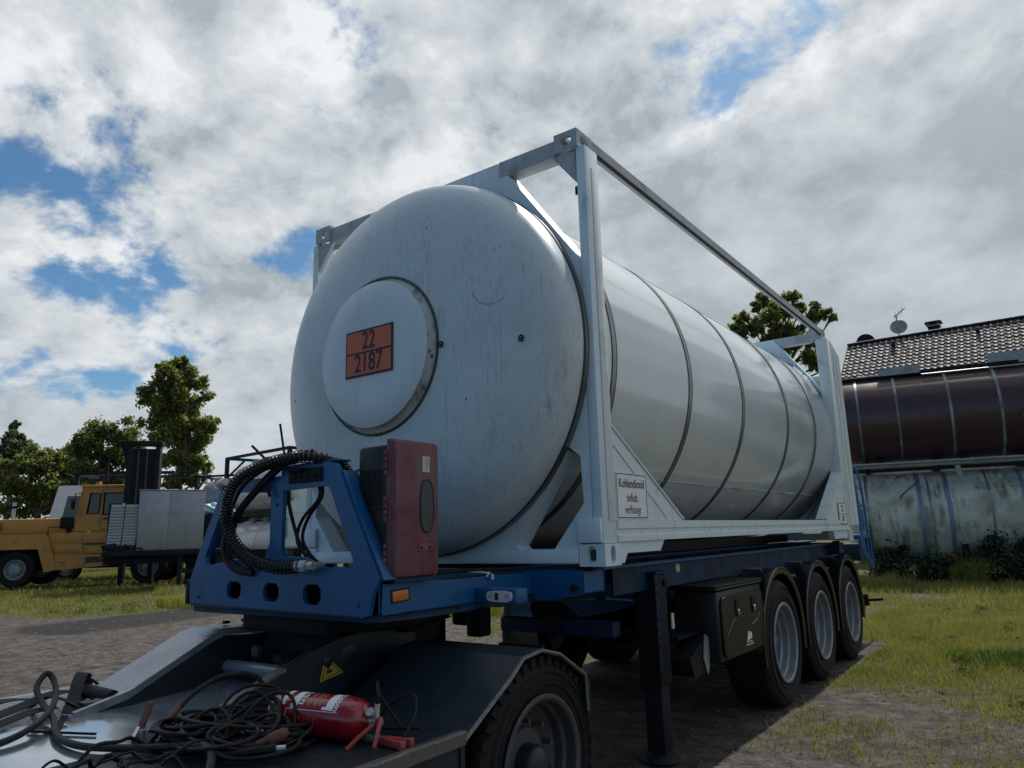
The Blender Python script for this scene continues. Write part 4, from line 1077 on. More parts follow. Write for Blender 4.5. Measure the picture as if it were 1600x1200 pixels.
    MB().cyl((-.95, -.60, .42), (.95, -.60, .42), .10, n=16).build('axle', 'dark', trk)
    MB().box(.70, .98, -.22, -.19, .50, .87).build('mud_flap_bracket', 'dark', trk)


def special_mats():
    # raised tread pattern of the aluminium checker plate
    m = pmat('wet checker plate', (.22, .235, .25), .30, .6, var=.15, dirt=(.06, .065, .07), dirt_amt=.6, dirt_scale=4)
    def add_tread(m, scale, dist):
        k = NT(m.node_tree); b = [n for n in k.n if n.type == 'BSDF_PRINCIPLED'][0]
        tc = k.new('ShaderNodeTexCoord'); v = k.new('ShaderNodeTexVoronoi'); v.feature = 'SMOOTH_F1'; v.inputs['Scale'].default_value = scale; v.inputs['Randomness'].default_value = .15
        mp = k.new('ShaderNodeMapping'); mp.inputs['Rotation'].default_value = (R(45), R(45), R(45)); mp.inputs['Scale'].default_value = (1, 1.9, 1); k.l.new(tc.outputs['Object'], mp.inputs[0]); k.l.new(mp.outputs[0], v.inputs['Vector'])
        bp = k.new('ShaderNodeBump'); bp.inputs['Distance'].default_value = dist; bp.inputs['Strength'].default_value = 1
        k.l.new(v.outputs['Distance'], bp.inputs['Height']); bp.invert = True
        k.l.new(bp.outputs[0], b.inputs['Normal'])
    add_tread(m, 26, .006); MT['checker'] = m
    add_tread(MT['silver'], 12, .012)
    MT['wetplate'] = pmat('wet pale sheet steel', (.42, .47, .53), .13, .5, var=.2, vscale=5, dirt=(.22, .25, .285), dirt_amt=.7, dirt_scale=2.2, dirt_lo=.45, dirt_hi=.66, bump=.10, bscale=55, rvar=.07, spec=.9, coat=1.0)


special_mats()
make_tractor()

# ================================================================== things lying on the tractor deck
def make_extinguisher():
    t = thing('fire_extinguisher', 'red fire extinguisher with white label bands lying on the tractor deck', 'fire extinguisher', (.84, -1.50, ZD))
    A = Vector((.60, -1.545, ZD + .081)); Bp = Vector((1.03, -1.468, ZD + .081)); a = (Bp - A).normalized(); n = Vector((a.y, -a.x, 0)).normalized(); up = Vector((0, 0, 1)); r = .079
    L = (Bp - A).length
    def P(s_, th, rad=r): return A + a * s_ + (up * math.cos(th) + n * math.sin(th)) * rad
    def lathe(pr, n_=48): 
        return MB().rings([[P(s_, 2 * math.pi * i / n_, q) for i in range(n_)] for q, s_ in pr])
    body = lathe([(.001, .012), (.055, .008), (.070, .0), (r - .002, .012), (r, .025), (r, L - .07), (r - .004, L - .045), (r - .016, L - .022), (r - .040, L - .006), (.026, L), (.022, L + .012), (.001, L + .012)]).build('cylinder', 'extred', t, sharp=50)
    def patch(s0, s1, t0, t1, mat, nm, slant=0.0, rad=r + .0007):
        k_ = 16; g = MB()
        g.rings([[P(s0 + slant * i / k_, t0 + (t1 - t0) * i / k_, rad), P(s1 + slant * i / k_, t0 + (t1 - t0) * i / k_, rad)] for i in range(k_ + 1)], closed=False); return g.build(nm, mat, body)
    patch(.115, .147, R(-25), R(62), 'whiteplate', 'label_band')
    patch(.062, .085, R(-25), R(55), 'whiteplate', 'label_band')
    patch(.285, .320, R(-25), R(60), 'whiteplate', 'label_band')
    patch(.268, .285, R(52), R(60), 'whiteplate', 'label_tab')
    patch(.10, .345, R(63.5), R(65), 'whiteplate', 'label_line')
    patch(.098, .1005, R(63), R(108), 'whiteplate', 'label_line')
    for i in range(3): patch(.150, .172, R(-8 + i * 22), R(6 + i * 22), 'whiteplate', 'pictogram')
    for i in range(3): patch(.154, .166, R(-5 + i * 22), R(2 + i * 22), 'black', 'pictogram_mark', rad=r + .0012)
    for s_ in (.195, .205, .225, .235, .25): patch(s_, s_ + .0022, R(2), R(52), 'cream', 'small_print')
    for i in range(5): patch(.190 + .016 * i, .200 + .016 * i, R(-22), R(-15), 'whiteplate', 'star')
    for i, (s_, w) in enumerate(((.15, .004), (.165, .010), (.19, .006), (.205, .008), (.222, .004), (.235, .010), (.255, .005))): patch(s_, s_ + w, R(80), R(92), 'clampred', 'faint_print')
    # lettering running around the barrel
    g = MB().text('Neuruppin', .034, Matrix.Identity(4), .0006, 1.0, 'RIGHT')
    g.v = [tuple(P(.335 + y, R(62) + x / r, r + .001)) for x, y, z in g.v]
    g.build('lettering', 'whiteplate', body, flat=True)
    # valve, levers, gauge, hose
    V = A + a * (L + .012)
    m = MB().cyl(V, V + a * .045, .019, .017, 12); m.cyl(V + a * .025, V + a * .025 + up * .045 - n * .005, .011, .011, 10); m.build('valve', 'galv', t)
    G = V + a * .012 + up * .028 + n * .012
    gd = MB().cyl(G, G + n * .012 + up * .010, .017, .017, 14).build('gauge', 'galv', t)
    m = MB().tube(bez([V + a * .03 + n * .01, V + a * .06 + up * .015 + n * .02, V + a * .075 - up * .02 + n * .06, V + a * .078 - up * .065 + n * .085], 16), .008, 8); m.build('carry_lever', 'clampred', t)
    m = MB().tube(bez([V + a * .02 + n * .012, V + a * .025 - up * .01 + n * .03, V - a * .0 - up * .04 + n * .07, V - a * .03 - up * .077 + n * .105], 16), .008, 8); m.build('squeeze_lever', 'clampred', t)
    m = MB().tube(bez([V + a * .025 + up * .045, V + a * .035 + up * .09, V + a * .01 + up * .11 - n * .03, V - a * .03 + up * .12 - n * .08, V - a * .06 + up * .06 - n * .14, V + a * .02 - up * .06 - n * .17], 40), .007, 7); m.build('discharge_hose', 'cable', t)
    m = MB().cyl(V + a * .025 + up * .030, V + a * .030 + up * .062, .010, .010, 10); m.build('hose_nipple', 'cream', t)


make_extinguisher()


def clamp(parent, P0, d, col, open_=.35, size=1.0, nm='clamp'):
    """spring clamp: two jaws, two grips, hinge"""
    d = Vector(d).normalized(); sd = d.cross(Vector((0, 0, 1))).normalized(); P0 = Vector(P0)
    for s in (-1, 1):
        q = (d * math.cos(open_ * s) + sd * math.sin(open_ * s))
        up = Vector((0, 0, 1))
        g = MB(); a = P0 + q * .03 * size; b = P0 + q * .13 * size
        g.beam(a, b, .020 * size, .026 * size, up); g.beam(b - q * .002, b + q * .022 * size, .026 * size, .030 * size, up)
        g.build('grip', col, parent, .005)
        j = MB(); e = P0 - q.lerp(d, .5).normalized() * .06 * size
        j.beam(P0 + q * .035 * size, P0, .012 * size, .022 * size, up); j.beam(P0, e, .010 * size, .020 * size, up); j.build('jaw', 'galv', parent, .002)
    MB().cyl(P0 - Vector((0, 0, .014)), P0 + Vector((0, 0, .014)), .012 * size, n=10).build('hinge', 'galv', parent)


def make_deck_things():
    rr = random.Random(11)
    # tangle of jump leads
    t = thing('jump_leads', 'tangled coil of black jump leads with worn brown clamp grips on the deck', 'jump leads', (.55, -1.78, ZD))
    pts = []
    cx, cy = .60, -1.78
    for i in range(330):
        u = i / 329; th = i * .33 + .4 * math.sin(i * .11)
        rad = .13 + .075 * math.sin(i * .057) + .060 * math.sin(i * .23 + 1)
        ox = .14 * math.sin(i * .021 + .5) + .05 * math.sin(i * .13); oy = .09 * math.cos(i * .027) + .03 * math.sin(i * .31)
        z = ZD + .014 + .09 * abs(math.sin(i * .045)) * (.35 + .65 * abs(math.sin(th * .5 + i * .01)))
        pts.append((cx + ox + rad * 1.15 * math.cos(th), cy + oy + rad * .85 * math.sin(th), z))
    MB().tube(bez(pts, 1300), .0075, 7).build('coiled_lead', 'cable', t)
    pts = [(cx + .16 + .11 * math.cos(i * .41) + .03 * math.sin(i * .9), cy + .08 + .085 * math.sin(i * .41), ZD + .012 + .06 * abs(math.sin(i * .13))) for i in range(90)]
    MB().tube(bez(pts, 420), .0075, 7).build('coiled_lead', 'cable', t)
    pts = [(cx - .10 + .14 * math.cos(i * .37) + .03 * math.sin(i * .7), cy - .10 + .10 * math.sin(i * .37), ZD + .012 + .075 * abs(math.sin(i * .17))) for i in range(80)]
    MB().tube(bez(pts, 400), .0065, 7).build('coiled_lead', 'cable', t)
    for i, (ox, oy, ra, lean, rot) in enumerate(((.56, -1.66, .13, .75, .3), (.60, -1.68, .115, .65, .25), (.62, -1.71, .105, .85, .4), (.66, -1.72, .12, .6, .1), (.70, -1.66, .10, .9, .6), (.75, -1.75, .085, .7, -.2), (.52, -1.74, .10, .55, .5), (.44, -1.84, .10, .5, .3), (.58, -1.86, .10, .65, .2))):
        lp = []
        for j in range(22):
            th = 2 * math.pi * j / 22; w = 1 + .08 * math.sin(3 * th + i)
            u, v_ = ra * w * math.cos(th), ra * w * math.sin(th)
            x = u * math.cos(rot) - v_ * math.cos(lean) * math.sin(rot); y = u * math.sin(rot) + v_ * math.cos(lean) * math.cos(rot)
            lp.append((ox + x, oy + y, max(ZD + .010, ZD + .010 + (v_ + ra) * math.sin(lean))))
        MB().tube(lp, .0068, 7, closed=True).build('lead_loop', 'cable', t)
    for i in range(9):      # loose strands sprawling over the plate edge
        q = random.Random(60 + i); x0 = q.uniform(.36, .62); y0 = q.uniform(-2.25, -1.75); st_ = [(x0, y0, ZD + .012)]
        a_ = q.uniform(0, 6.3)
        for j in range(7):
            a_ += q.uniform(-1.1, 1.1); x0 += .075 * math.cos(a_); y0 += .075 * math.sin(a_); x0 = min(max(x0, .34), 1.1); y0 = min(max(y0, -2.4), -1.62)
            st_.append((x0, y0, ZD + .010 + q.uniform(0, .075)))
        MB().tube(bez(st_, 50), q.uniform(.004, .008), 6).build('loose_strand', 'cable', t)
    # hoop of cable rising from the clamp over the arm
    MB().tube(bez([(.30, -1.80, .80), (.27, -1.70, .85), (.27, -1.58, .885), (.34, -1.48, .87), (.45, -1.48, .78), (.52, -1.56, .72)], 40), .0105, 8).build('lead_loop', 'cable', t)
    g = MB().cyl((.345, -1.90, .735), (.30, -1.80, .805), .014, .012, 10); g.build('clamp_grip', 'grip', t)
    g = MB().cyl((.25, -1.925, .735), (.235, -1.885, .82), .013, .013, 10); g.lathe([(.013, .0), (.010, .012), (.001, .016)], (.234, -1.883, .818), 'z', 10); g.build('clamp_grip', 'grip', t)
    j = MB(); j.beam((.345, -1.905, .735), (.27, -1.965, .715), .012, .04); j.beam((.25, -1.93, .735), (.30, -1.975, .712), .012, .04); j.cyl((.30, -1.94, .71), (.30, -1.94, .75), .014, n=10); j.build('clamp_jaws', 'galv', t)
    # red handle sticking out of the pile
    MB().tube(bez([(.80, -1.84, .71), (.86, -1.78, .745), (.90, -1.73, .775)], 10), [.012, .014, .018, .021, .022, .023, .023, .023, .022, .020, .012], 12).build('red_handle', 'grip', t)
    g = MB().cyl((.78, -1.93, .72), (.93, -1.80, .735), .017, n=12); g.build('connector_sleeve', 'cable', t); MB().cyl((.93, -1.80, .735), (.955, -1.78, .736), .012, n=10).build('connector_tip', 'galv', t)
    # heavy grey cable across the deck
    c = bez([(-.20, -2.50, .70), (-.14, -2.27, .712), (-.30, -2.06, .73), (-.55, -1.90, .76), (-.72, -1.84, .82), (-.76, -1.86, .85), (-.70, -1.92, .80), (-.56, -1.94, .745), (-.34, -1.99, .725), (-.05, -2.09, .713), (.18, -2.105, .713), (.38, -2.03, .716), (.58, -1.97, .735), (.76, -1.97, .76), (.90, -2.03, .745), (1.02, -2.16, .712), (1.05, -2.4, .706)], 160)
    tag(MB().tube(c, .0135, 9).build('heavy_cable', 'cablegrey'), 'thick dusty grey cable curving across the wet plate', 'cable')
    # webbing straps
    st = thing('ratchet_straps', 'heap of dark dirty webbing straps on the left of the tractor deck', 'straps', (-.55, -2.05, ZD))
    def strap(pts, w, nm='strap', mat='strap'):
        p = bez(pts, 40); rings = []
        for i, q in enumerate(p):
            d = (p[min(i + 1, 40)] - p[max(i - 1, 0)]).normalized(); sd = d.cross(Vector((.15, .1, 1))).normalized(); u = sd.cross(d)
            rings.append([q + sd * w / 2, q - sd * w / 2, q - sd * w / 2 + u * .004, q + sd * w / 2 + u * .004])
        MB().rings(rings, cap0=True, cap1=True).build(nm, mat, st)
    strap([(-.30, -2.75, .70), (-.42, -2.40, .715), (-.62, -2.05, .735), (-.78, -1.80, .75), (-.86, -1.66, .72)], .06)
    strap([(-.20, -2.70, .705), (-.34, -2.30, .72), (-.52, -2.02, .73), (-.60, -1.88, .72)], .05)
    strap([(-.42, -2.75, .715), (-.55, -2.35, .74), (-.74, -2.05, .76), (-.98, -1.80, .70)], .05)
    strap([(-.50, -1.86, .70), (-.60, -1.80, .735), (-.74, -1.72, .79), (-.83, -1.66, .815), (-.87, -1.62, .785), (-.84, -1.64, .73), (-.72, -1.72, .705)], .055)
    strap([(-.80, -1.90, .70), (-.74, -1.88, .75), (-.62, -1.84, .745), (-.52, -1.80, .715), (-.45, -1.78, .70)], .03)
    strap([(-.37, -1.93, .72), (-.35, -1.95, .705), (-.27, -2.0, .699), (-.20, -2.05, .698)], .03)
    MB().beam((-.30, -2.10, .703), (.0, -1.97, .703), .008, .008).build('tension_bar', 'dark', st)
    tag(MB().tube(bez([(-.83, -1.62, .78), (-.76, -1.58, .735), (-.68, -1.56, .705), (-.62, -1.60, .70), (-.60, -1.68, .70), (-.545, -1.74, .74)], 40), .007, 6).build('trailing_lead', 'cable'), 'thin black lead lying on the checker plate beside the ramp', 'lead')
    # red jump clamp on the right
    c2 = thing('red_clamp', 'red plastic jump-lead clamp lying at the edge of the deck', 'clamp', (1.12, -1.42, ZD))
    clamp(c2, (1.06, -1.455, ZD + .018), (1, .05, 0), 'clampred', .16, 1.05)
    MB().tube(bez([(1.18, -1.44, ZD + .02), (1.17, -1.36, ZD + .10), (1.08, -1.28, ZD + .14), (.96, -1.27, ZD + .10), (.90, -1.30, ZD + .02), (1.0, -1.33, ZD + .02), (1.14, -1.30, ZD + .03)], 60), .0055, 6).build('lead', 'cable', c2)
    MB().tube(bez([(1.16, -1.36, ZD + .06), (1.06, -1.24, ZD + .13), (.95, -1.22, ZD + .12), (.85, -1.24, ZD + .03)], 40), .0028, 5).build('lead', 'cablegrey', c2)
    # crumpled bags
    for nm, lab, c, rad, sd in (('plastic_bag', 'crumpled clear plastic bag against the extinguisher base', (.655, -1.60, ZD + .045), (.05, .04, .055), 1), ('plastic_wrap', 'scrap of clear plastic wrap inside the coiled leads', (.60, -1.80, ZD + .05), (.035, .03, .022), 2), ('plastic_bag', 'crushed plastic bag with a yellow spot under the leads', (.72, -1.70, ZD + .03), (.055, .045, .03), 3)):
        q = random.Random(sd); bm = bmesh.new(); bmesh.ops.create_icosphere(bm, subdivisions=3, radius=1)
        for v in bm.verts:
            k_ = .75 + .5 * q.random(); v.co = Vector((v.co.x * rad[0] * k_ + c[0], v.co.y * rad[1] * k_ + c[1], max(ZD + .003, v.co.z * rad[2] * k_ + c[2])))
        me = bpy.data.meshes.new(nm); bm.to_mesh(me); bm.free(); me.materials.append(MT['bag'])
        o = link(bpy.data.objects.new(nm, me)); tag(o, lab, 'plastic bag')
        if sd == 3: MB().lathe([(.001, .006), (.012, .003), (.014, 0)], (c[0] + .02, c[1] - .035, c[2] + .022), 'z', 10).build('yellow_spot', 'warnyellow', o)


make_deck_things()

# ================================================================== right: two stacked old tanks and a house
def hooped_tank(t, x0, x1, r, zc, mat, bands, bmat, yc=0.0, flat=1.0):
    pr = []
    for i in range(9):
        S = i / 8 * math.pi / 2; pr.append((max(.002, r * math.sin(S) ** .8), x0 - .30 * math.cos(S)))
    for i in range(9):
        S = (8 - i) / 8 * math.pi / 2; pr.append((max(.002, r * math.sin(S) ** .8), x1 + .30 * math.cos(S)))
    m = MB().lathe(pr, (0, yc, zc), 'x', 72)
    sh = m.build('tank_shell', mat, t, sharp=60)
    for b in bands:
        x, w, mm = b
        MB().lathe([(r - .002, x - w), (r + .012, x - w), (r + .012, x + w), (r - .002, x + w)], (0, yc, zc), 'x', 72).build('tank_hoop', mm, sh)
    return sh


def make_right_tanks():
    # lower tank
    t = thing('mossy_tank', 'pale mossy old tank lying in the weeds below the brown tank', 'tank', (-1.17, 19.04, 0), R(10.2), world=False)
    hooped_tank(t, -.05, 9.2, 1.20, 1.60, 'moss', [(.25, .03, 'bandlight'), (1.50, .05, 'bandblue'), (1.72, .025, 'bandlight'), (2.14, .05, 'bandblue'), (3.05, .025, 'bandlight'), (3.78, .05, 'bandblue'), (4.5, .03, 'bandlight')], 'bandblue')
    for x in (.9, 2.3, 3.9, 5.5, 7.5):
        MB().prism([(-.95, 0), (.95, 0), (1.0, .9), (.6, .55), (0, .405), (-.6, .55), (-1.0, .9)], 'x', x, x + .14).build('saddle', 'dark', t)
    for x in (2.75, 3.55):
        m = MB().tube([(x, -1.0, 2.30), (x, -1.06, 2.30), (x + .32, -1.06, 2.30), (x + .32, -1.0, 2.30)], .012, 6); m.build('grab_handle', 'galvbeam', t)
    MB().tube(bez([(1.55, -.72, 2.60), (1.50, -.80, 2.50), (1.35, -.95, 2.38), (1.12, -1.06, 2.20), (1.05, -1.12, 2.08)], 20), .012, 6).build('dangling_cable', 'cable', t)
    # tank fittings: old outlet
    MB().box(1.80, 2.15, -1.12, -.80, .42, .66).build('outlet_block', 'brass', t, .02)
    # skirt of the lower side
    MB().box(.15, 8.8, -.98, -.92, .42, .58).build('side_skirt', 'dark', t)
    # bearers between the tanks
    for i, (z0, z1, y0, y1, mm) in enumerate(((2.90, 3.04, -1.12, -.96, 'galvbeam'), (2.80, 2.885, -1.02, -.92, 'dark'))):
        MB().box(-.55, 9.3, y0, y1, z0, z1).build('bearer', mm, t, .004)
    MB().box(-.4, 9.3, -1.30, -1.125, 2.985, 3.005).build('walkway_ledge', 'galvbeam', t)
    MB().box(-.55, 9.3, .95, 1.1, 2.80, 3.04).build('bearer', 'galvbeam', t, .004)
    MB().prism([(2.38, 2.88), (2.50, 2.88), (2.54, 2.50), (2.44, 2.47)], 'y', -1.10, -1.03).build('hanger_bracket', 'galvbeam', t)
    for x in (.3, 2.0, 4.0, 6.0, 8.0): MB().box(x, x + .12, -.9, .94, 2.83, 2.95).build('cross_bearer', 'dark', t)
    # upper tank
    u = thing('brown_tank', 'glossy dark brown tank with pale hoops stacked on the mossy tank', 'tank', (-1.17, 19.04, 3.05), R(10.2), world=False)
    sh = hooped_tank(u, -.12, 9.0, 1.20, 1.235, 'brown', [(.30, .028, 'bandlight'), (1.25, .030, 'bandlight'), (2.48, .032, 'bandlight'), (3.58, .034, 'bandlight'), (4.75, .034, 'bandlight'), (5.9, .03, 'bandlight'), (7.1, .03, 'bandlight')], 'bandlight')
    MB().box(-.3, 8.9, -.46, .3, 2.455, 2.485).build('roof_walkway', 'galvbeam', u)
    for x0, x1, z1 in ((.9, 1.95, 2.66), (3.55, 5.6, 2.76)):
        MB().box(x0, x1, -.50, -.46, 2.44, z1).build('walkway_board', 'galvbeam', u)
    MB().box(1.95, 4.2, -.56, -.48, 2.40, 2.50).build('walkway_board', 'dark', u)
    MB().cyl((1.95, -.72, 2.335), (5.6, -.72, 2.335), .022, n=8).build('hand_rail', 'galv', u)
    for x in (2.0, 3.2, 4.6): MB().cyl((x, -.72, 2.335), (x, -.60, 2.33), .015, n=6).build('rail_bracket', 'galv', u)
    MB().tube(bez([(4.02, -1.215, 1.00), (4.02, -1.25, .92), (4.06, -1.25, .74), (4.12, -1.25, .68), (4.3, -1.25, .69)], 16), .02, 7).build('hook_pipe', 'bandlight', u)
    for x in (.6, 2.6, 5.0, 7.2): MB().box(x, x + .2, -.6, .6, 0.0, .12).build('cradle', 'dark', u)


make_right_tanks()


def make_house():
    h = thing('house', 'house with dark glazed tile roof rising behind the brown tank', 'house', (-3.38, 32.47, 0), R(-1.1), world=False)
    W = 15.0; zr = 9.64; tn = math.tan(R(40)); ov = 5.2
    MB().box(.35, W - .35, -4.6, 4.6, 0, zr - 4.8 * tn + .1).build('wall', 'render', h)
    MB().prism([(-4.6, zr - 4.8 * tn + .1), (4.6, zr - 4.8 * tn + .1), (0, zr - .35)], 'x', .35, .55).build('gable', 'render', h)
    MB().prism([(-4.6, zr - 4.8 * tn + .1), (4.6, zr - 4.8 * tn + .1), (0, zr - .35)], 'x', W - .55, W - .35).build('gable', 'render', h)
    for s in (-1, 1):
        MB().prism([(0, zr - .10), (s * ov, zr - ov * tn - .10), (s * ov, zr - ov * tn - .22), (0, zr - .22)], 'x', 0, W).build('roof_slab', 'dark', h)
    # tile courses: wavy pantiles, every course a step over the next
    cs, sn = math.cos(R(40)), math.sin(R(40)); pitch_len = ov / cs; rows = int(pitch_len / .285); cols = int(W / .235)
    nx = 8
    wave = [(i / nx * .235, .030 * (math.cos(2 * math.pi * i / nx) + .35 * math.cos(4 * math.pi * i / nx + .6))) for i in range(nx)]
    rr = random.Random(8)
    for s in (-1, 1):
        V = []; F = []
        for r_i in range(rows):
            d0 = r_i * .285 + .02; d1 = d0 + .34
            base = len(V); cnt = cols * nx + 1; j = [rr.uniform(-.006, .006) for _ in range(cols + 2)]
            for d, lift in ((d0, -.012), (d1, .040), (d1, .010)):
                for i in range(cnt):
                    c_i, k_ = divmod(i, nx); x = c_i * .235 + wave[k_][0]; hgt = wave[k_][1] + lift + j[c_i]
                    V.append((x, s * (d * cs + hgt * sn), zr - d * sn + hgt * cs - .02))
            for a in (0, 1):
                for i in range(cnt - 1):
                    p = base + a * cnt + i; F.append((p, p + 1, p + cnt + 1, p + cnt))
        me = MB().add(V, F)
        o = me.build('roof_tiles', 'tile', h, sharp=50); o['kind'] = 'stuff'
    rd = MB()
    for i in range(int(W / .4)):
        rd.lathe([(.115, i * .4 - .02), (.125, i * .4 + .39)], (0, 0, zr - .03), 'x', 16, 0, math.pi)
    rd.build('ridge_caps', 'dark', h)
    for y, d in ((1.9, .55), (5.1, .5), (7.9, .5)): MB().box(y, y + .14, -.72, -.55, zr - .50, zr - .36).build('roof_vent', 'dark', h)
    zk, yk = zr, 0.0
    zr = zr + .27      # stack and dishes stand a little behind the ridge
    _b0 = MB.build
    def _shift(self, *a, **k):
        self.v = [(x, y + 1.1, z) for x, y, z in self.v]
        return _b0(self, *a, **k)
    MB.build = _shift
    ch = MB().box(3.22, 3.66, -.2, .3, zr - 1.3, zr + .20).build('chimney', 'dark', h)
    MB().box(3.18, 3.70, -.24, .34, zr + .20, zr + .24).build('chimney_slab', 'galvbeam', ch)
    for x in (3.22, 3.60): MB().box(x, x + .05, -.18, .28, zr + .24, zr + .36).build('cowl_post', 'galvbeam', ch)
    MB().prism([(3.10, zr + .36), (3.78, zr + .36), (3.70, zr + .41), (3.18, zr + .41)], 'y', -.3, .4).build('cowl', 'dark', ch)
    # dishes and aerial
    ant = MB().cyl((2.0, -.05, zr - 1.2), (2.0, -.05, zr + 1.05), .022, n=8); ant.beam((1.9, -.05, zr + .95), (2.42, -.30, zr + 1.22), .03, .03)
    for f in (.1, .4, .7): 
        p = Vector((1.9, -.05, zr + .95)).lerp(Vector((2.42, -.30, zr + 1.22)), f); ant.cyl(p - Vector((.02, .1, .22)), p + Vector((.02, .1, .22)), .008, n=5)
    ant.build('aerial_mast', 'dark', h)
    def dish(c, r, n_, mat):
        n_ = Vector(n_).normalized(); q = n_.to_track_quat('Z', 'Y').to_matrix().to_4x4(); m = MB().lathe([(.001, 0), (r * .5, r * .06), (r * .8, r * .16), (r, r * .27), (r - .01, r * .29), (r * .8, r * .18), (.001, .02)], (0, 0, 0), 'z', 28)
        m.cyl((0, -r * .9, r * .2), (0, -r * .5, r * .9), .012, n=6); m.cyl((0, -r * .5, r * .82), (0, -r * .42, r * 1.0), .035, n=8)
        return m.xf(Matrix.Translation(c) @ q)
    dish((2.05, -.12, zr + .40), .36, (.15, -1, .25), 0).build('satellite_dish', 'galvbeam', h)
    dish((.52, .25, zr + .02), .42, (-.1, .9, .35), 0).build('satellite_dish', 'dark', h)
    MB.build = _b0; zr = zk
    # openings low on the wall
    for x in (2.2, 5.2, 8.4, 11.4):
        w = MB().box(x, x + 1.1, -4.63, -4.601, 1.2, 2.5).build('window', 'whitepaint', h); MB().box(x + .07, x + 1.03, -4.64, -4.631, 1.27, 2.43).build('pane', 'glass', w)


make_house()

# ================================================================== left: yard vehicles
def far_wheel(parent, x, y, z, r, out=-1):
    """wheel on a vehicle whose flank looks along local -y"""
    m = MB().lathe([(r * .56, y), (r * .62, y - .03), (r * .90, y - .035), (r, y + .02), (r, y + .28), (r * .9, y + .32), (r * .5, y + .32)], (x, 0, z), 'y', 32)
    w = m.build('wheel', 'rubber', parent)
    k_ = MB().lathe([(r * .58, y - .02), (r * .55, y - .035), (r * .50, y - .01), (r * .46, y + .06), (r * .36, y + .07), (r * .30, y + .02), (r * .28, y - .04), (r * .12, y - .06), (.001, y - .06)], (x, 0, z), 'y', 32)
    for i in range(10):
        t = 2 * math.pi * i / 10; k_.cyl((x + r * .33 * math.cos(t), y + .04, z + r * .33 * math.sin(t)), (x + r * .33 * math.cos(t), y - .04, z + r * .33 * math.sin(t)), .03, n=6)
    k_.build('rim', 'rim', w)


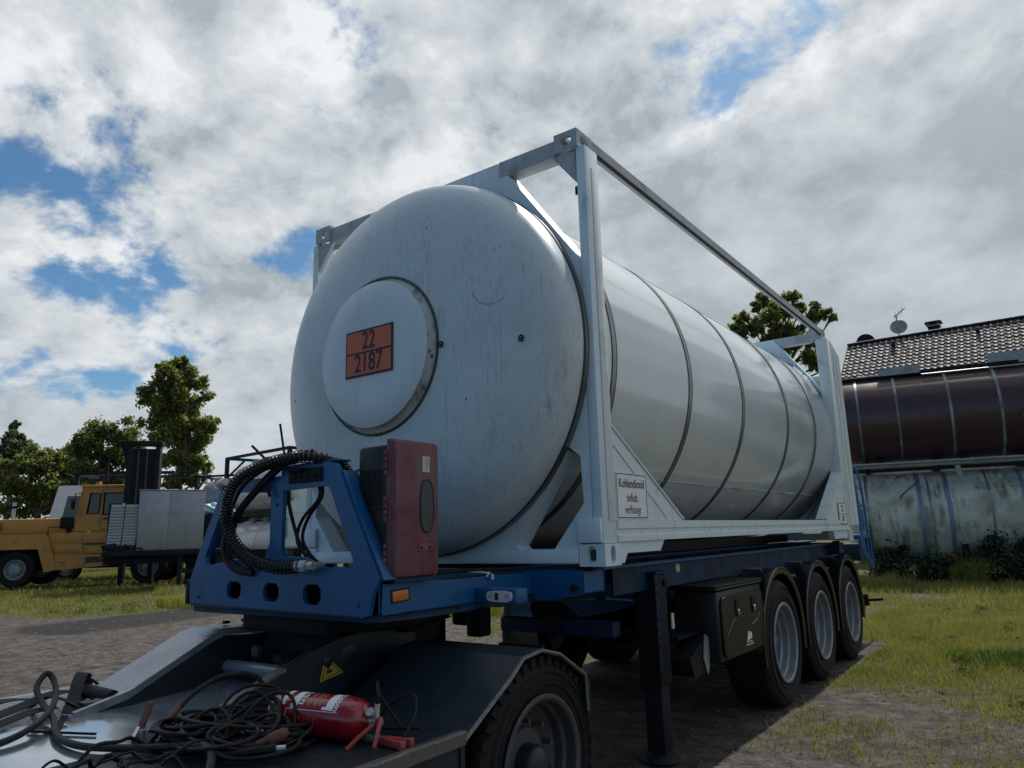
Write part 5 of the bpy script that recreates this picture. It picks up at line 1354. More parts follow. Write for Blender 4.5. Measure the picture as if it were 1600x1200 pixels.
def make_yellow():
    t = thing('yellow_truck', 'ochre yellow yard truck with slanted fender left of the silver box', 'truck', (-26.15, 7.34, .05), R(45.1), world=False)
    Y = 'yellowpaint'
    for x in (0, 4.35): far_wheel(t, x, .06, .61, .61); far_wheel(t, x, 2.05, .61, .61)
    # fender band over the front wheel, slanting to the sill
    MB().prism([(-2.2, 1.80), (.91, 1.80), (1.36, .60), (.97, .52), (.70, 1.32), (-2.2, 1.32)], 'y', 0, 2.5).build('front_fender', Y, t, .02)
    MB().prism([(-1.0, .6), (.94, .55), (.68, 1.31), (-1.0, 1.31)], 'y', .55, 1.9).build('wheel_well', 'dark', t)
    MB().prism([(1.37, .58), (3.05, .70), (3.70, .75), (3.80, 1.02), (2.30, 1.06), (1.25, 1.08)], 'y', .02, 2.48).build('sill', Y, t, .02)
    MB().prism([(2.25, .78), (3.62, .82), (3.70, 1.0), (2.25, .99)], 'y', .008, .022).build('sill_step', 'rust', t)
    MB().box(.94, 3.9, .10, 2.4, 1.082, 1.86).build('body', Y, t, .02)
    for x0, x1, z0, z1 in ((1.15, 2.1, 1.15, 1.42), (1.15, 2.1, 1.48, 1.80), (2.2, 3.3, 1.12, 1.40), (2.2, 3.3, 1.46, 1.78)): MB().box(x0, x1, .08, .102, z0, z1).build('body_panel', Y, t, .008)
    MB().box(2.12, 3.9, .03, .09, 1.42, 1.47).build('step_edge', 'rust', t)
    MB().box(-2.3, 1.74, .18, 2.2, 1.82, 2.36).build('hood', Y, t, .05)
    MB().box(-2.2, 1.62, .17, .178, 1.90, 2.28).build('hood_panel', Y, t, .004)
    # cab
    cab = MB().plate([(1.78, 1.88), (3.55, 1.88), (3.55, 3.42), (1.95, 3.42), (1.80, 2.6)], [[(2.14, 2.50), (2.54, 2.50), (2.56, 3.22), (2.22, 3.22)], [(2.68, 2.46), (3.40, 2.46), (3.40, 3.22), (2.68, 3.22)]], 'y', .10, .16).build('cab_side', Y, t)
    MB().plate([(1.78, 1.88), (3.55, 1.88), (3.55, 3.42), (1.95, 3.42), (1.80, 2.6)], [[(2.14, 2.50), (2.54, 2.50), (2.56, 3.22), (2.22, 3.22)], [(2.68, 2.46), (3.40, 2.46), (3.40, 3.22), (2.68, 3.22)]], 'y', 1.64, 1.70).build('cab_side', Y, t)
    MB().box(1.9, 3.65, .05, 1.75, 3.421, 3.52).build('cab_roof', Y, t, .03)
    MB().box(3.49, 3.55, .161, 1.639, 1.88, 3.42).build('cab_back', Y, t)
    MB().box(1.80, 1.86, .161, 1.639, 1.88, 2.55).build('cab_front', Y, t)
    for hole in ([(2.14, 2.50), (2.54, 2.50), (2.56, 3.22), (2.22, 3.22)], [(2.68, 2.46), (3.40, 2.46), (3.40, 3.22), (2.68, 3.22)]):
        w = MB().tube([(x, .10, z) for x, z in hole], .03, 6, closed=True).build('window', 'dark', t)
        MB().prism(hole, 'y', .125, .131).build('pane', 'glass', w)
    MB().box(1.30, 1.72, .05, .17, 2.0, 2.40).build('air_filter', 'dark', t, .02)
    MB().cyl((1.58, .10, 1.85), (1.58, .10, 2.35), .07, n=12).build('filter_pipe', 'dark', t)
    # exhaust stack
    MB().cyl((-.35, .30, 1.86), (-.35, .30, 2.95), .06, n=14).build('exhaust_stack', 'galv', t)
    MB().cyl((-.35, .30, 1.86), (-.35, .30, 1.98), .11, n=14).build('stack_flange', 'galv', t)
    MB().beam((-.55, .25, 2.75), (-.15, .25, 2.80), .05, .08).build('stack_bracket', 'dark', t)
    # door gaps, handle, mirror, lamps, rail, wiper
    for x in (2.62, 3.46): MB().box(x, x + .012, .094, .099, 1.92, 3.36).build('door_gap', 'dark', t)
    MB().box(2.63, 3.46, .094, .099, 1.93, 1.945).build('door_gap', 'dark', t)
    MB().box(2.70, 2.86, .06, .098, 2.30, 2.34).build('door_handle', 'dark', t, .006)
    mr = MB().tube([(1.95, .10, 3.2), (1.82, -.16, 3.22), (1.82, -.18, 2.75)], .016, 6).build('mirror_arm', 'dark', t)
    MB().box(1.74, 1.80, -.30, -.08, 2.66, 3.02).build('mirror', 'dark', t, .02)
    MB().plate([(.0, 0), (1.5, 0), (1.5, .78), (.0, .78)], [], 'z', 0, .006).xf(Matrix.Translation((1.83, .15, 2.56)) @ Matrix.Rotation(R(-82), 4, 'Y') @ Matrix.Rotation(R(90), 4, 'Z') @ Matrix.Translation((0, -.8, 0))).build('windscreen', 'glass', t)
    for y in (.16, 1.58): MB().beam((1.83, y, 2.56), (1.96, y, 3.42), .06, .08).build('screen_pillar', 'yellowpaint', t)
    for x in (-.05, .55, 1.15): MB().box(x, x + .012, .172, .179, 1.86, 2.33).build('hood_gap', 'dark', t)
    gl = MB()
    for i in range(6): gl.box(-1.5 + i * .16, -1.40 + i * .16, .170, .179, 1.95, 2.25)
    gl.build('hood_louvres', 'dark', t)['kind'] = 'stuff'
    MB().tube([(.95, .06, 1.83), (.95, .02, 2.05), (1.70, .02, 2.05), (1.70, .06, 1.87)], .016, 6).build('grab_rail', 'dark', t)
    MB().box(1.45, 1.62, -.012, .018, .82, .92).build('side_marker', 'amber', t, .01)
    MB().lathe([(.065, 3.53), (.065, 3.64), (.04, 3.69), (.001, 3.70)], (2.2, .9, 0), 'z', 14).build('beacon', 'amber', t)
    MB().box(3.9, 6.6, .4, 2.1, .75, 1.05).build('rear_frame', 'dark', t)
    MB().box(-2.0, 3.8, .5, 2.0, .62, 1.08).build('underframe', 'dark', t)


make_yellow()


def make_white_truck():
    t = thing('white_truck', 'white truck cab with black roof frame behind the yellow truck', 'truck', (-31.0, 10.2, 0), R(40), world=False)
    MB().prism([(-.2, .5), (5.2, .5), (5.2, 1.3), (-.2, 1.3)], 'y', 0, 2.4).build('chassis', 'dark', t)
    c = MB().prism([(0, 1.0), (2.3, 1.0), (2.3, 3.9), (.35, 3.9), (.05, 2.5)], 'y', 0, 2.4).build('cab', 'whitepaint', t, .05)
    w = MB().prism([(.55, 2.5), (1.5, 2.5), (1.5, 3.5), (.72, 3.5)], 'y', -.012, -.002).build('door_window', 'glass', c)
    MB().box(2.6, 5.2, 0, 2.4, 1.3, 3.7).build('load_box', 'whitepaint', t, .02)
    m = MB()
    for x in (.9, 3.5): m.box(x, x + .14, .1, .24, 3.9, 4.38); m.box(x, x + .14, 2.1, 2.24, 3.9, 4.38)
    m.box(.8, 5.0, .08, .26, 4.38, 4.50); m.box(.8, 5.0, 2.08, 2.26, 4.38, 4.50); m.box(.8, 1.0, .1, 2.2, 4.38, 4.49); m.build('roof_frame', 'dark', t)
    for x in (.9, 4.4): far_wheel(t, x, .05, .52, .52)


make_white_truck()


def make_silver_box():
    t = thing('flatbed_trailer', 'dark low flatbed carrying the silver checker-plate box', 'trailer', (-19.78, 8.26, .05), R(60), world=False)
    MB().box(-.92, 3.2, -.05, 2.2, 1.02, 1.18).build('bed', 'dark', t, .01)
    for y in (.4, 1.6): MB().box(-.9, 3.2, y, y + .1, .78, 1.0).build('bed_beam', 'dark', t)
    MB().box(1.2, 1.34, .05, .19, -.05, 1.0).build('support_leg', 'dark', t); MB().box(1.76, 1.9, .05, .19, -.05, 1.0).build('support_leg', 'dark', t); MB().box(1.345, 1.755, .08, .16, .45, .60).build('leg_tie', 'dark', t)
    MB().box(2.3, 3.0, .02, .5, .45, 1.0).build('under_box', 'dark', t, .01)
    far_wheel(t, 2.9, 1.2, .45, .45)
    m = MB(); m.box(-.86, -.3, -.02, .5, 1.19, 1.36); m.cyl((-.95, .05, 1.33), (-.55, .05, 1.40), .04, n=8); m.cyl((-.9, .1, 1.25), (-.6, -.08, 1.30), .06, n=8); m.build('hitch_gear', 'dark', t, .01)
    m = MB().tube(bez([(-.3, -.04, 1.40), (-.15, -.06, 1.28), (.1, -.05, 1.26), (.2, -.03, 1.22)], 16), .025, 6); m.build('cable', 'cable', t)
    b = thing('checker_plate_box', 'silver aluminium checker-plate equipment box with louvred doors beside the yellow truck', 'equipment box', (-19.78, 8.26, 1.235), R(60), world=False)
    MB().box(0, 1.9, .02, 1.6, 0, 1.84).build('box_body', 'silver', b, .015)
    MB().box(.02, .86, .004, .018, .03, 1.81).build('front_panel', 'silver', b, .003)
    MB().box(.88, 1.88, .004, .018, .03, 1.81).build('front_panel', 'silver', b, .003)
    MB().box(-.02, 1.92, 0, 1.62, 1.845, 1.875).build('box_lid', 'galvbeam', b, .004)
    rv = MB()
    for i in range(9):
        for x in (.04, .84, .90, 1.86): rv.lathe([(.012, .003), (.001, -.006)], (x, 0, .1 + i * .205), 'y', 6)
    rv.build('rivets', 'galvbeam', b)['kind'] = 'stuff'
    MB().box(-.84, -.01, .20, 1.4, .16, 1.46).build('louvre_housing', 'dark', b)
    for j, x0 in enumerate((-.83, -.42)):
        lean = .06
        d = MB().plate([(x0, .17), (x0 + .385, .17), (x0 + .385 + lean, 1.42), (x0 + lean, 1.42)], [], 'y', .16, .185).build('louvre_door', 'galvbeam', b)
        for i in range(13):
            z = .21 + i * .092; sh = lean * (z - .17) / 1.25
            MB().add([(x0 + .01 + sh, .158, z), (x0 + .375 + sh, .158, z), (x0 + .375 + sh, .125, z + .012), (x0 + .01 + sh, .125, z + .012), (x0 + .01 + sh, .158, z + .08), (x0 + .375 + sh, .158, z + .08)], [(0, 1, 2, 3), (3, 2, 5, 4), (0, 3, 4), (1, 5, 2), (0, 4, 5, 1)]).build('slat', 'silver', d)
    MB().box(-.46, -.40, .10, .16, 1.36, 1.46).build('door_catch', 'galv', b)
    # dark mast behind
    k_ = thing('steel_mast', 'tall dark steel mast with crosshead rising behind the silver box', 'mast', (-22.75, 9.35, 0), R(50), world=False)
    for x in (-.12, .80): MB().box(x, x + .16, 0, .35, 0, 4.85).build('mast_column', 'dark', k_, .01)
    MB().box(.06, .78, .12, .22, 1.2, 4.75).build('mast_panel', 'dark', k_)
    for x in (.22, .50): MB().box(x, x + .06, .06, .115, 1.2, 4.7).build('lift_chain', 'rust', k_)
    MB().box(-.36, 1.02, -.04, .40, 4.855, 5.02).build('crosshead', 'dark', k_, .02)
    MB().prism([(-.35, 4.84), (-.14, 4.84), (-.14, 4.2)], 'y', .1, .2).build('crosshead_gusset', 'dark', k_)
    m = MB(); m.beam((-.75, .2, 3.5), (-.75, .2, 4.4), .06, .06); m.beam((-.75, .2, 4.4), (-.14, .2, 4.6), .06, .06); m.beam((-.75, .2, 3.5), (-.14, .2, 4.3), .05, .05); m.build('mast_stay', 'dark', k_)


make_silver_box()


def frame_container(nm, lab, loc, rz, L, diamond, H=2.6, W=2.44, tankmat='whitepaint'):
    t = thing(nm, lab, 'tank container', loc, rz, world=False, group='tank containers stacked at the left')
    for x in (0, L - .15):
        for y in (0, W - .15): MB().box(x, x + .15, y, y + .15, 0, H).build('corner_post', 'dark', t)
    for z in (0, H - .12):
        for y in (.001, W - .121): MB().box(.151, L - .151, y, y + .12, z + .001, z + .119).build('long_rail', 'dark', t)
        for x in (.001, L - .121): MB().box(x, x + .12, .151, W - .151, z + .001, z + .119).build('end_rail', 'dark', t)
    for x in (.05, L - .12): 
        MB().beam((x, .15, 1.7), (x, .9, H - .13), .08, .1, (1, 0, 0)).build('brace', 'dark', t)
        MB().beam((x, W - .15, 1.7), (x, W - .9, H - .13), .08, .1, (1, 0, 0)).build('brace', 'dark', t)
    r = 1.10; pr = []
    for i in range(9):
        S = i / 8 * math.pi / 2; pr.append((max(.002, r * math.sin(S) ** .8), .40 - .28 * math.cos(S)))
    for i in range(9):
        S = (8 - i) / 8 * math.pi / 2; pr.append((max(.002, r * math.sin(S) ** .8), L - .40 + .28 * math.cos(S)))
    sh = MB().lathe(pr, (0, W / 2, 1.24), 'x', 56).build('tank_shell', tankmat, t, sharp=60)
    for x in (.42, L * .5, L - .42): MB().lathe([(r - .002, x - .02), (r + .006, x - .02), (r + .006, x + .02), (r - .002, x + .02)], (0, W / 2, 1.24), 'x', 56).build('tank_hoop', 'galvbeam', sh)
    MB().box(.8, L - .4, W / 2 - .35, W / 2 + .35, 2.345, 2.39).build('roof_walkway', 'galvbeam', t)
    for x in (1.5, 2.6, 3.6): MB().cyl((x, W / 2 - .5, 2.25), (x, W / 2 - .5, 2.44), .12, n=12).build('manlid', 'galvbeam', t)
    if diamond:
        def on(x, a): return (x, W / 2 - (r + .008) * math.cos(a), 1.24 + (r + .008) * math.sin(a))
        cx, ca, q = 1.05, R(22), .30
        V = [on(cx, ca + q / r), on(cx + q, ca), on(cx, ca - q / r), on(cx - q, ca)]
        MB().add(V, [(0, 1, 2, 3)]).build('hazard_diamond', 'hazred', sh)
        g = MB()
        for txt, x in (('KL', .58), ('K', 1.62)):
            e = MB().text(txt, .34, Matrix.Identity(4), .012, .75); g.add([on(x + a, ca + .03 + b / r) for a, b, c_ in e.v], e.f)
        g.build('lettering', 'black', sh, flat=True)
    return t


frame_container('stacked_tank_container', 'white tank in black frame with red diamond, on top of its stack', (-27.11, 15.82, 2.62), R(-6.4), 5.5, True)
frame_container('stacked_tank_container', 'white tank in black frame at the bottom of the stack behind the headboard', (-27.11, 15.82, 0), R(-6.4), 5.5, False)
frame_container('stacked_tank_container', 'small distant silver tank in black frame between tree and stack, upper one', (-36.6, 20.0, 2.62), R(25), 5.0, False, tankmat='silver')
frame_container('stacked_tank_container', 'small distant tank in black frame under the silver one', (-36.6, 20.0, 0), R(25), 5.0, False, tankmat='galvbeam')


def make_left_small():
    t = thing('parked_trailer', 'dark parked trailer with plate 1371 seen through the headboard', 'trailer', (-19.2, 11.3, 0), R(32), world=False)
    MB().box(-1.2, 4.8, 0, 2.4, .80, 1.22).build('bed', 'dark', t, .01)
    far_wheel(t, .2, .03, .48, .48); far_wheel(t, 4.2, .03, .48, .48)
    MB().box(-1.2, 4.8, -.02, -.002, 1.16, 1.225).build('bed_edge', 'galvbeam', t)
    p = MB().box(1.10, 2.05, -.03, -.021, .82, 1.12).build('number_plate', 'plategreen', t)
    MB().text('1371', .27, Matrix.Translation((1.62, -.034, .965)) @ Matrix.Rotation(R(90), 4, 'X'), .004, .95).build('lettering', 'plateyellow', p, flat=True)
    c = thing('white_cabinet', 'white machine cabinet with grey panel on the dark parked trailer', 'cabinet', (-19.2, 11.3, 1.225), R(32), world=False)
    MB().prism([(1.45, 0), (2.7, 0), (2.7, 1.60), (2.05, 1.60), (1.45, 1.15)], 'y', .1, 1.6).build('cabinet_body', 'whitepaint', c, .02)
    MB().box(1.50, 1.78, .085, .098, .28, .98).build('grey_panel', 'galvbeam', c, .005)
    MB().lathe([(.06, .097), (.06, .085), (.001, .083)], (1.62, 0, .16), 'y', 16).build('round_port', 'dark', c)
    MB().box(1.46, 2.69, .092, .0985, 1.10, 1.115).build('panel_joint', 'galvbeam', c)
    b = thing('blue_tarpaulin', 'pale blue tarpaulin bundle beside the silver box', 'tarpaulin', (-20.9, 11.5, 0), R(30), world=False)
    q = random.Random(6); bm = bmesh.new(); bmesh.ops.create_icosphere(bm, subdivisions=4, radius=1)
    for v in bm.verts:
        n_ = .85 + .22 * math.sin(v.co.x * 9 + v.co.z * 4) * math.sin(v.co.y * 7) + .06 * q.random()
        v.co = Vector((v.co.x * .75 * n_, v.co.y * .5 * n_, 2.55 + v.co.z * .26 * n_))
    me = bpy.data.meshes.new('sheet'); bm.to_mesh(me); bm.free(); me.materials.append(MT['tarp']); o = link(bpy.data.objects.new('sheet', me)); o.parent = b
    MB().box(-.7, .7, -.4, .4, .0, 2.4).build('crate_below', 'dark', b, .02)


make_left_small()

# ================================================================== trees and growth
def leaf_mesh(name, cen, rad, n, size, mat, seed, flat=1.0, up=.25, dens=None):
    """many leaf-sized faces spread through clumps; cen: list of centres, rad: list of radii"""
    g = np.random.default_rng(seed)
    cen = np.array(cen); rad = np.array(rad)
    w = rad ** 2 if dens is None else np.array(dens) * rad ** 2; w = w / w.sum()
    idx = g.choice(len(cen), n, p=w)
    d = g.normal(size=(n, 3)); d /= np.linalg.norm(d, axis=1)[:, None]
    rr = rad[idx] * g.random(n) ** .6 * (1 + .45 * g.normal(size=n)).clip(.3, 2.0)
    p = cen[idx] + d * rr[:, None] * np.array([1, 1, flat])
    nrm = d * .6 + g.normal(size=(n, 3)) * .7 + np.array([0, 0, up]); nrm /= np.linalg.norm(nrm, axis=1)[:, None]
    a = np.cross(nrm, g.normal(size=(n, 3))); a /= np.linalg.norm(a, axis=1)[:, None]; b = np.cross(nrm, a)
    s = size * (.55 + .8 * g.random(n))[:, None]
    # leaf: pointed rhombus folded a little along its midrib
    V = np.stack([p - a * s * .62, p + b * s * .30 + nrm * s * .10, p + a * s * .62, p - b * s * .30 + nrm * s * .10], 1).reshape(-1, 3)
    i = np.arange(n) * 4
    F = np.concatenate([np.stack([i, i + 1, i + 2], 1), np.stack([i, i + 2, i + 3], 1)])
    me = bpy.data.meshes.new(name); me.vertices.add(len(V)); me.vertices.foreach_set('co', V.ravel().astype(np.float32))
    me.loops.add(len(F) * 3); me.polygons.add(len(F)); me.loops.foreach_set('vertex_index', F.ravel().astype(np.int32))
    me.polygons.foreach_set('loop_start', (np.arange(len(F)) * 3).astype(np.int32)); me.polygons.foreach_set('loop_total', np.full(len(F), 3, np.int32))
    me.update(calc_edges=True); me.validate(); me.materials.append(MT[mat])
    return me


def tree(name, label, base, blobs, n, leaf, mat, seed, trunk_r=.22, sub=7, spread=.5, group='trees around the yard', trunk_to=None):
    """blobs: (dx right of view, dz above ground, radius) lobes of the crown in metres; depth is drawn at random"""
    g = random.Random(seed)
    base = Vector(base); view = Vector((base.x - 3.2, base.y + 3.5, 0)).normalized(); right = Vector((view.y, -view.x, 0))
    t = thing(name, label, 'tree', base, 0, group, world=False)
    cen = []; rad = []; limbs = MB()
    topz = max(b[1] for b in blobs)
    tz = trunk_to or topz * .8
    tp = [Vector((0, 0, -.1)), Vector((g.uniform(-.2, .2), g.uniform(-.2, .2), tz * .35)), Vector((g.uniform(-.4, .4), g.uniform(-.3, .3), tz * .7)), Vector((g.uniform(-.3, .3), 0, tz))]
    tpp = bez(tp, 16)
    MB().tube(tpp, [trunk_r * (1.25 - 1.1 * i / 16) for i in range(17)], 9).build('trunk', 'bark', t)
    for (dx, dz, r) in blobs:
        off = g.uniform(-1, 1) * r * .9 + g.uniform(-.5, .5)
        c = right * dx + view * off + Vector((0, 0, dz))
        st = min(range(17), key=lambda i: abs(tpp[i].z - max(.25 * tz, dz - r * 1.1 - abs(dx) * .4)))
        s0 = tpp[st]; mid = s0.lerp(c, .5) + Vector((g.uniform(-.3, .3), g.uniform(-.3, .3), .25 * r))
        limbs.tube(bez([s0, mid, c], 8), [trunk_r * (.42 - .036 * i) for i in range(9)], 6)
        for k_ in range(sub):
            d = Vector((g.gauss(0, 1), g.gauss(0, 1), g.gauss(0, .8))).normalized()
            q = c + d * r * g.uniform(.2, 1.12)
            cen.append(q); rad.append(r * g.uniform(.22, spread))
            limbs.tube(bez([mid.lerp(c, .6), c.lerp(q, .55) + Vector((0, 0, .1)), q], 5), [trunk_r * .14, trunk_r * .11, trunk_r * .09, trunk_r * .07, trunk_r * .05, trunk_r * .03], 4)
    limbs.build('limbs', 'bark', t)
    o = link(bpy.data.objects.new('crown', leaf_mesh('crown', cen, rad, n, leaf, mat, seed))); o.parent = t
    return t


# tall poplar-like tree left (about 45 m off; 1 px of the photograph is about 4 cm there)
U = .0395
def bl(lst, x0, y0, u): return [((x - x0) * u * .88, (y0 - y) * u, r * u * .92) for x, y, r in lst]
tree('leafy_tree', 'tallest tree at the left, loose upright crown with a bulge to the right', (-40.9, 21.35, 0),
     bl([(240, 568, 16), (262, 560, 14), (268, 582, 18), (262, 608, 22), (282, 572, 16), (295, 590, 16), (228, 596, 18), (255, 592, 22), (208, 610, 14), (222, 624, 20), (250, 628, 26), (285, 620, 24), (310, 612, 13), (232, 655, 24), (262, 662, 26), (295, 658, 26), (320, 662, 15), (240, 685, 22), (280, 690, 26), (310, 682, 16), (262, 715, 20), (290, 722, 20), (312, 728, 16), (272, 748, 22), (300, 752, 14), (262, 780, 20), (285, 790, 18)], 270, 884, U), 36000, .225, 'leafwarm', 5, .20, 15, .5, trunk_to=11.0)
tree('leafy_tree', 'broad rounded tree left of the tallest one', (-55.0, 23.1, 0),
     bl([(128, 690, 24), (150, 680, 24), (175, 678, 24), (200, 690, 22), (112, 705, 20), (140, 712, 26), (172, 712, 28), (205, 715, 24), (220, 735, 18), (120, 735, 22), (155, 745, 28), (190, 750, 28), (140, 780, 26), (185, 790, 28), (215, 785, 20)], 150, 880, .0485), 29000, .25, 'leaf', 7, .26, 15, .5, trunk_to=6)
tree('leafy_tree', 'low spreading tree at the far left below the conifer', (-64.1, 22.7, 0),
     bl([(130, 760, 22), (60, 790, 24), (100, 795, 24), (20, 795, 22), (-10, 740, 20), (40, 715, 18), (70, 712, 18), (95, 708, 18), (20, 728, 16), (55, 735, 22), (90, 735, 22), (118, 730, 18), (40, 765, 24), (80, 770, 26), (112, 765, 22), (10, 760, 20)], 60, 878, .053), 20000, .32, 'leafwarm', 12, .25, 15, .5, trunk_to=5)
tree('conifer', 'dark spiky conifer at the far left edge', (-77.9, 25.3, 0),
     bl([(8, 664, 7), (6, 676, 10), (16, 686, 11), (0, 692, 13), (24, 694, 9), (10, 704, 15), (28, 706, 9), (-6, 712, 14), (18, 720, 16), (4, 735, 18), (28, 732, 11), (10, 760, 20)], 10, 878, .062), 11000, .30, 'leafdark', 21, .22, 15, .5, trunk_to=13)
tree('leafy_tree', 'airy walnut-like tree behind the container and left of the house', (-8.1, 38.5, 0),
     bl([(1172, 505, 12), (1190, 492, 14), (1180, 520, 12), (1205, 515, 18), (1215, 480, 10), (1225, 462, 12), (1240, 475, 16), (1232, 500, 20), (1262, 470, 13), (1280, 466, 10), (1262, 492, 18), (1285, 490, 12), (1300, 500, 13), (1318, 503, 10), (1330, 498, 7), (1310, 488, 8), (1335, 510, 6), (1250, 520, 20), (1280, 520, 16), (1225, 535, 20), (1260, 545, 22), (1296, 540, 14), (1305, 580, 14), (1290, 565, 18), (1240, 570, 22), (1318, 590, 8)], 1245, 858, .0372), 21000, .20, 'leafwarm', 33, .2, 15, .44, trunk_to=10)


def grass_blades(name, X, Y, hmin, hmax, width, seed, mat, lean=.5):
    g = np.random.default_rng(seed); n = len(X)
    Z = ground_h(X, Y) - .01
    h = hmin + (hmax - hmin) * g.random(n) ** 1.7
    th = g.random(n) * 2 * np.pi; ld = lean * h * (.2 + g.random(n)); lx = np.cos(th) * ld; ly = np.sin(th) * ld
    ph = g.random(n) * 2 * np.pi; wx = np.cos(ph) * width * (.6 + .8 * g.random(n)); wy = np.sin(ph) * width * (.6 + .8 * g.random(n))
    b0 = np.stack([X - wx, Y - wy, Z], 1); b1 = np.stack([X + wx, Y + wy, Z], 1)
    m0 = np.stack([X - wx * .7 + lx * .35, Y - wy * .7 + ly * .35, Z + h * .6], 1); m1 = np.stack([X + wx * .7 + lx * .35, Y + wy * .7 + ly * .35, Z + h * .6], 1)
    tp = np.stack([X + lx, Y + ly, Z + h], 1)
    V = np.stack([b0, b1, m1, m0, tp], 1).reshape(-1, 3); i = np.arange(n) * 5
    F = np.concatenate([np.stack([i, i + 1, i + 2], 1), np.stack([i, i + 2, i + 3], 1), np.stack([i + 3, i + 2, i + 4], 1)])
    me = bpy.data.meshes.new(name); me.vertices.add(len(V)); me.vertices.foreach_set('co', V.ravel().astype(np.float32))
    me.loops.add(len(F) * 3); me.polygons.add(len(F)); me.loops.foreach_set('vertex_index', F.ravel().astype(np.int32))
    me.polygons.foreach_set('loop_start', (np.arange(len(F)) * 3).astype(np.int32)); me.polygons.foreach_set('loop_total', np.full(len(F), 3, np.int32))
    me.update(calc_edges=True); me.materials.append(MT[mat])
    return link(bpy.data.objects.new(name, me))


MT['grass'] = pmat('grass blades', (.175, .185, .044), .55, var=.55, vscale=2.5, dirt=(.28, .235, .10), dirt_amt=.7, dirt_scale=1.3, dirt_lo=.42, dirt_hi=.66, bump=0, trans=.35, spec=.35)
MT['grassdark'] = pmat('tall weeds', (.065, .10, .030), .8, var=.45, vscale=3, dirt=(.13, .13, .04), dirt_amt=.5, dirt_scale=2, bump=0, trans=.35, spec=.08)


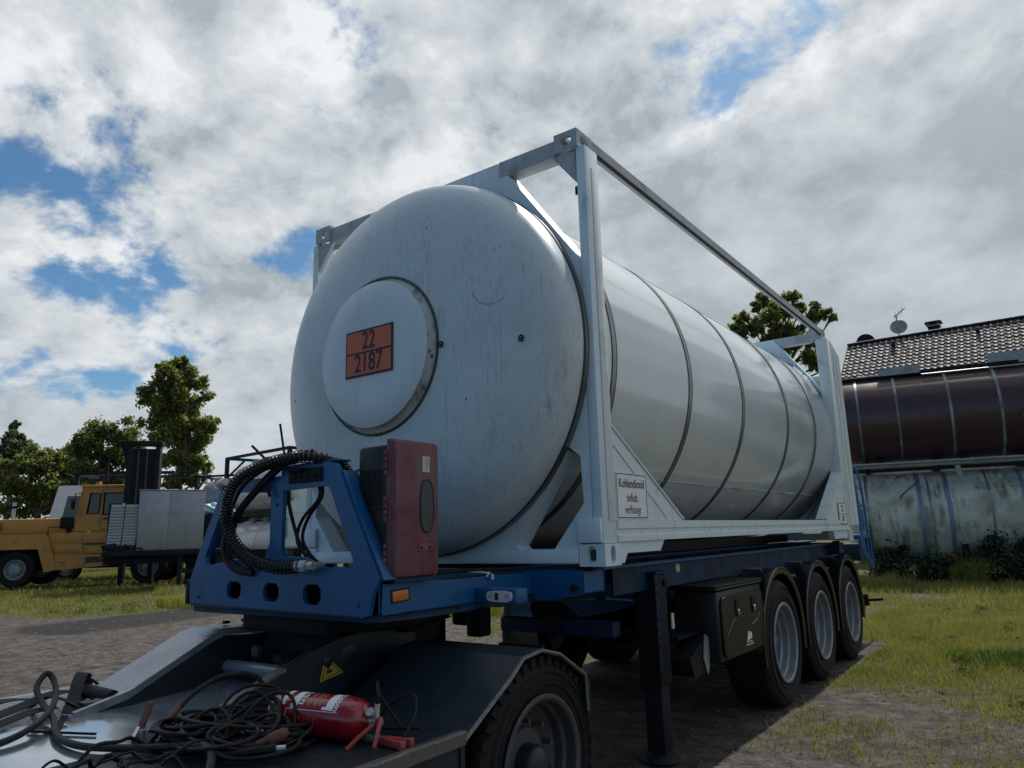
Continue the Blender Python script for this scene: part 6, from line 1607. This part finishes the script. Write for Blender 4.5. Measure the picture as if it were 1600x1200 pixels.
def make_growth():
    g = np.random.default_rng(77)
    def scatter(n, x0, x1, y0, y1, p=1.0):
        x = g.uniform(x0, x1, n); y = g.uniform(y0, y1, n); c = grass_cover(x, y); k_ = g.random(n) < c ** 1.2 * p
        return x[k_], y[k_]
    x, y = scatter(150000, .6, 5.0, 1.6, 11); o = grass_blades('turf', x, y, .015, .11, .0030, 1, 'grass', .8); tag(o, 'short patchy grass on the trodden ground right of the trailer', kind='stuff')
    x, y = scatter(34000, -3.5, 7, 11, 20); o = grass_blades('turf', x, y, .04, .22, .007, 2, 'grass', .6); tag(o, 'rough grass in front of the stacked tanks', kind='stuff')
    x, y = scatter(70000, -24, -5, 3.5, 13); o = grass_blades('turf', x, y, .03, .14, .007, 3, 'grass', .8); tag(o, 'sunlit grass left of the trailer', kind='stuff')
    x, y = scatter(40000, -42, -20, 3, 20); o = grass_blades('turf', x, y, .05, .22, .012, 4, 'grass', .6); tag(o, 'distant grass around the yard vehicles', kind='stuff')
    x, y = scatter(9000, -6.5, -1.6, 3.5, 8.5, .8); o = grass_blades('turf', x, y, .04, .16, .005, 6, 'grass', .7); tag(o, 'grass seen below the trailer frame', kind='stuff')
    # broad-leaved weeds
    q = random.Random(15)
    for lab, n, xr, yr, sz in (('low broad-leaved weeds in the grass right of the trailer', 40, (1.5, 4.5), (3.2, 12), .030), ('low weeds on the left verge', 60, (-20, -7), (4, 12), .05)):
        cen = []; rad = []
        while len(cen) < n:
            x_, y_ = q.uniform(*xr), q.uniform(*yr)
            if grass_cover(np.array([x_]), np.array([y_]))[0] > .35: cen.append((x_, y_, .02)); rad.append(q.uniform(.05, .16) * (1 if sz < .04 else 1.8))
        o = link(bpy.data.objects.new('weeds', leaf_mesh('weeds', cen, rad, n * 60, sz, 'grassdark', 70 + n, flat=.35, up=1.2))); tag(o, lab, kind='stuff')
    # taller tufts
    def tuft(lab, cx, cy, r, n, h0, h1, seed, mat='grassdark'):
        q = np.random.default_rng(seed); a = q.random(n) * 2 * np.pi; d = r * q.random(n) ** .7
        o = grass_blades('grass_tuft', cx + d * np.cos(a), cy + d * np.sin(a), h0, h1, .0055, seed, mat, .75); tag(o, lab, kind='stuff')
    tuft('dark green clump of tall grass at the right edge', 2.75, 6.2, .75, 900, .06, .26, 11)
    tuft('tall grass tuft in front of the mossy tank', 1.35, 17.6, .42, 700, .25, .75, 12, 'grass')
    tuft('green tuft beyond the rear wheels', -.3, 16.2, .7, 900, .15, .42, 13, 'grass')
    tuft('bright tall grass strip behind the tractor arms', -13.5, 7.3, 1.5, 5200, .12, .40, 14, 'grass')
    tuft('bright grass clump seen between tractor and trailer', -5.6, 8.4, 1.3, 3500, .12, .42, 15, 'grass')
    tuft('grass around the flatbed legs', -17.6, 9.4, 1.5, 1500, .12, .40, 17, 'grass')
    # brambles climbing on the lower tank: three countable masses
    rr = random.Random(9)
    for i, (lab, s0, s1, hh, n) in enumerate((('dark bramble mass under the left half of the mossy tank', .3, 2.6, .75, 6000), ('dark ivy mass under the middle of the mossy tank', 2.3, 4.6, 1.0, 8500), ('dark bramble mass at the right end of the mossy tank', 4.4, 8.5, .95, 9000))):
        cen = []; rad = []
        for k_ in range(34):
            s_ = rr.uniform(s0, s1); yy = rr.uniform(-1.85, -1.02); z = rr.uniform(.05, hh) * (1.0 - .35 * abs(yy + 1.3))
            p = Matrix.Rotation(R(10.2), 3, 'Z') @ Vector((s_, yy, 0)); cen.append((p.x - 1.17, p.y + 19.04, z)); rad.append(rr.uniform(.12, .32))
        o = link(bpy.data.objects.new('bramble', leaf_mesh('bramble', cen, rad, n, .085, 'ivy', 40 + i))); tag(o, lab, kind='stuff')
    # stones on the bare ground
    for lab, n, xr, yr, s0, s1, seed in (('small stones scattered on the bare earth right of the trailer', 4500, (.6, 4.6), (.2, 9), .003, .020, 1), ('small stones scattered on the bare earth left of the trailer', 2500, (-14, -3), (-3, 8), .005, .032, 2)):
        q = np.random.default_rng(seed + 50); x = q.uniform(*xr, n); y = q.uniform(*yr, n); c = grass_cover(x, y); k_ = c < .5; x = x[k_]; y = y[k_]; m = len(x)
        octv = np.array([(1, 0, 0), (0, 1, 0), (-1, 0, 0), (0, -1, 0), (0, 0, .7), (0, 0, -.7)]); of = np.array([(0, 1, 4), (1, 2, 4), (2, 3, 4), (3, 0, 4), (1, 0, 5), (2, 1, 5), (3, 2, 5), (0, 3, 5)])
        s = (s0 + (s1 - s0) * q.random(m) ** 3)[:, None, None] * (.7 + .6 * q.random((m, 6, 1)))
        V = octv[None] * s + np.stack([x, y, ground_h(x, y) + .001], 1)[:, None]
        F = (of[None] + (np.arange(m) * 6)[:, None, None]).reshape(-1, 3)
        me = bpy.data.meshes.new('gravel'); me.from_pydata(V.reshape(-1, 3).tolist(), [], F.tolist()); me.materials.append(MT['stone'])
        tag(link(bpy.data.objects.new('gravel', me)), lab, kind='stuff')


MT['stone'] = pmat('loose stone', (.115, .105, .10), .9, var=.4, vscale=30)
make_growth()
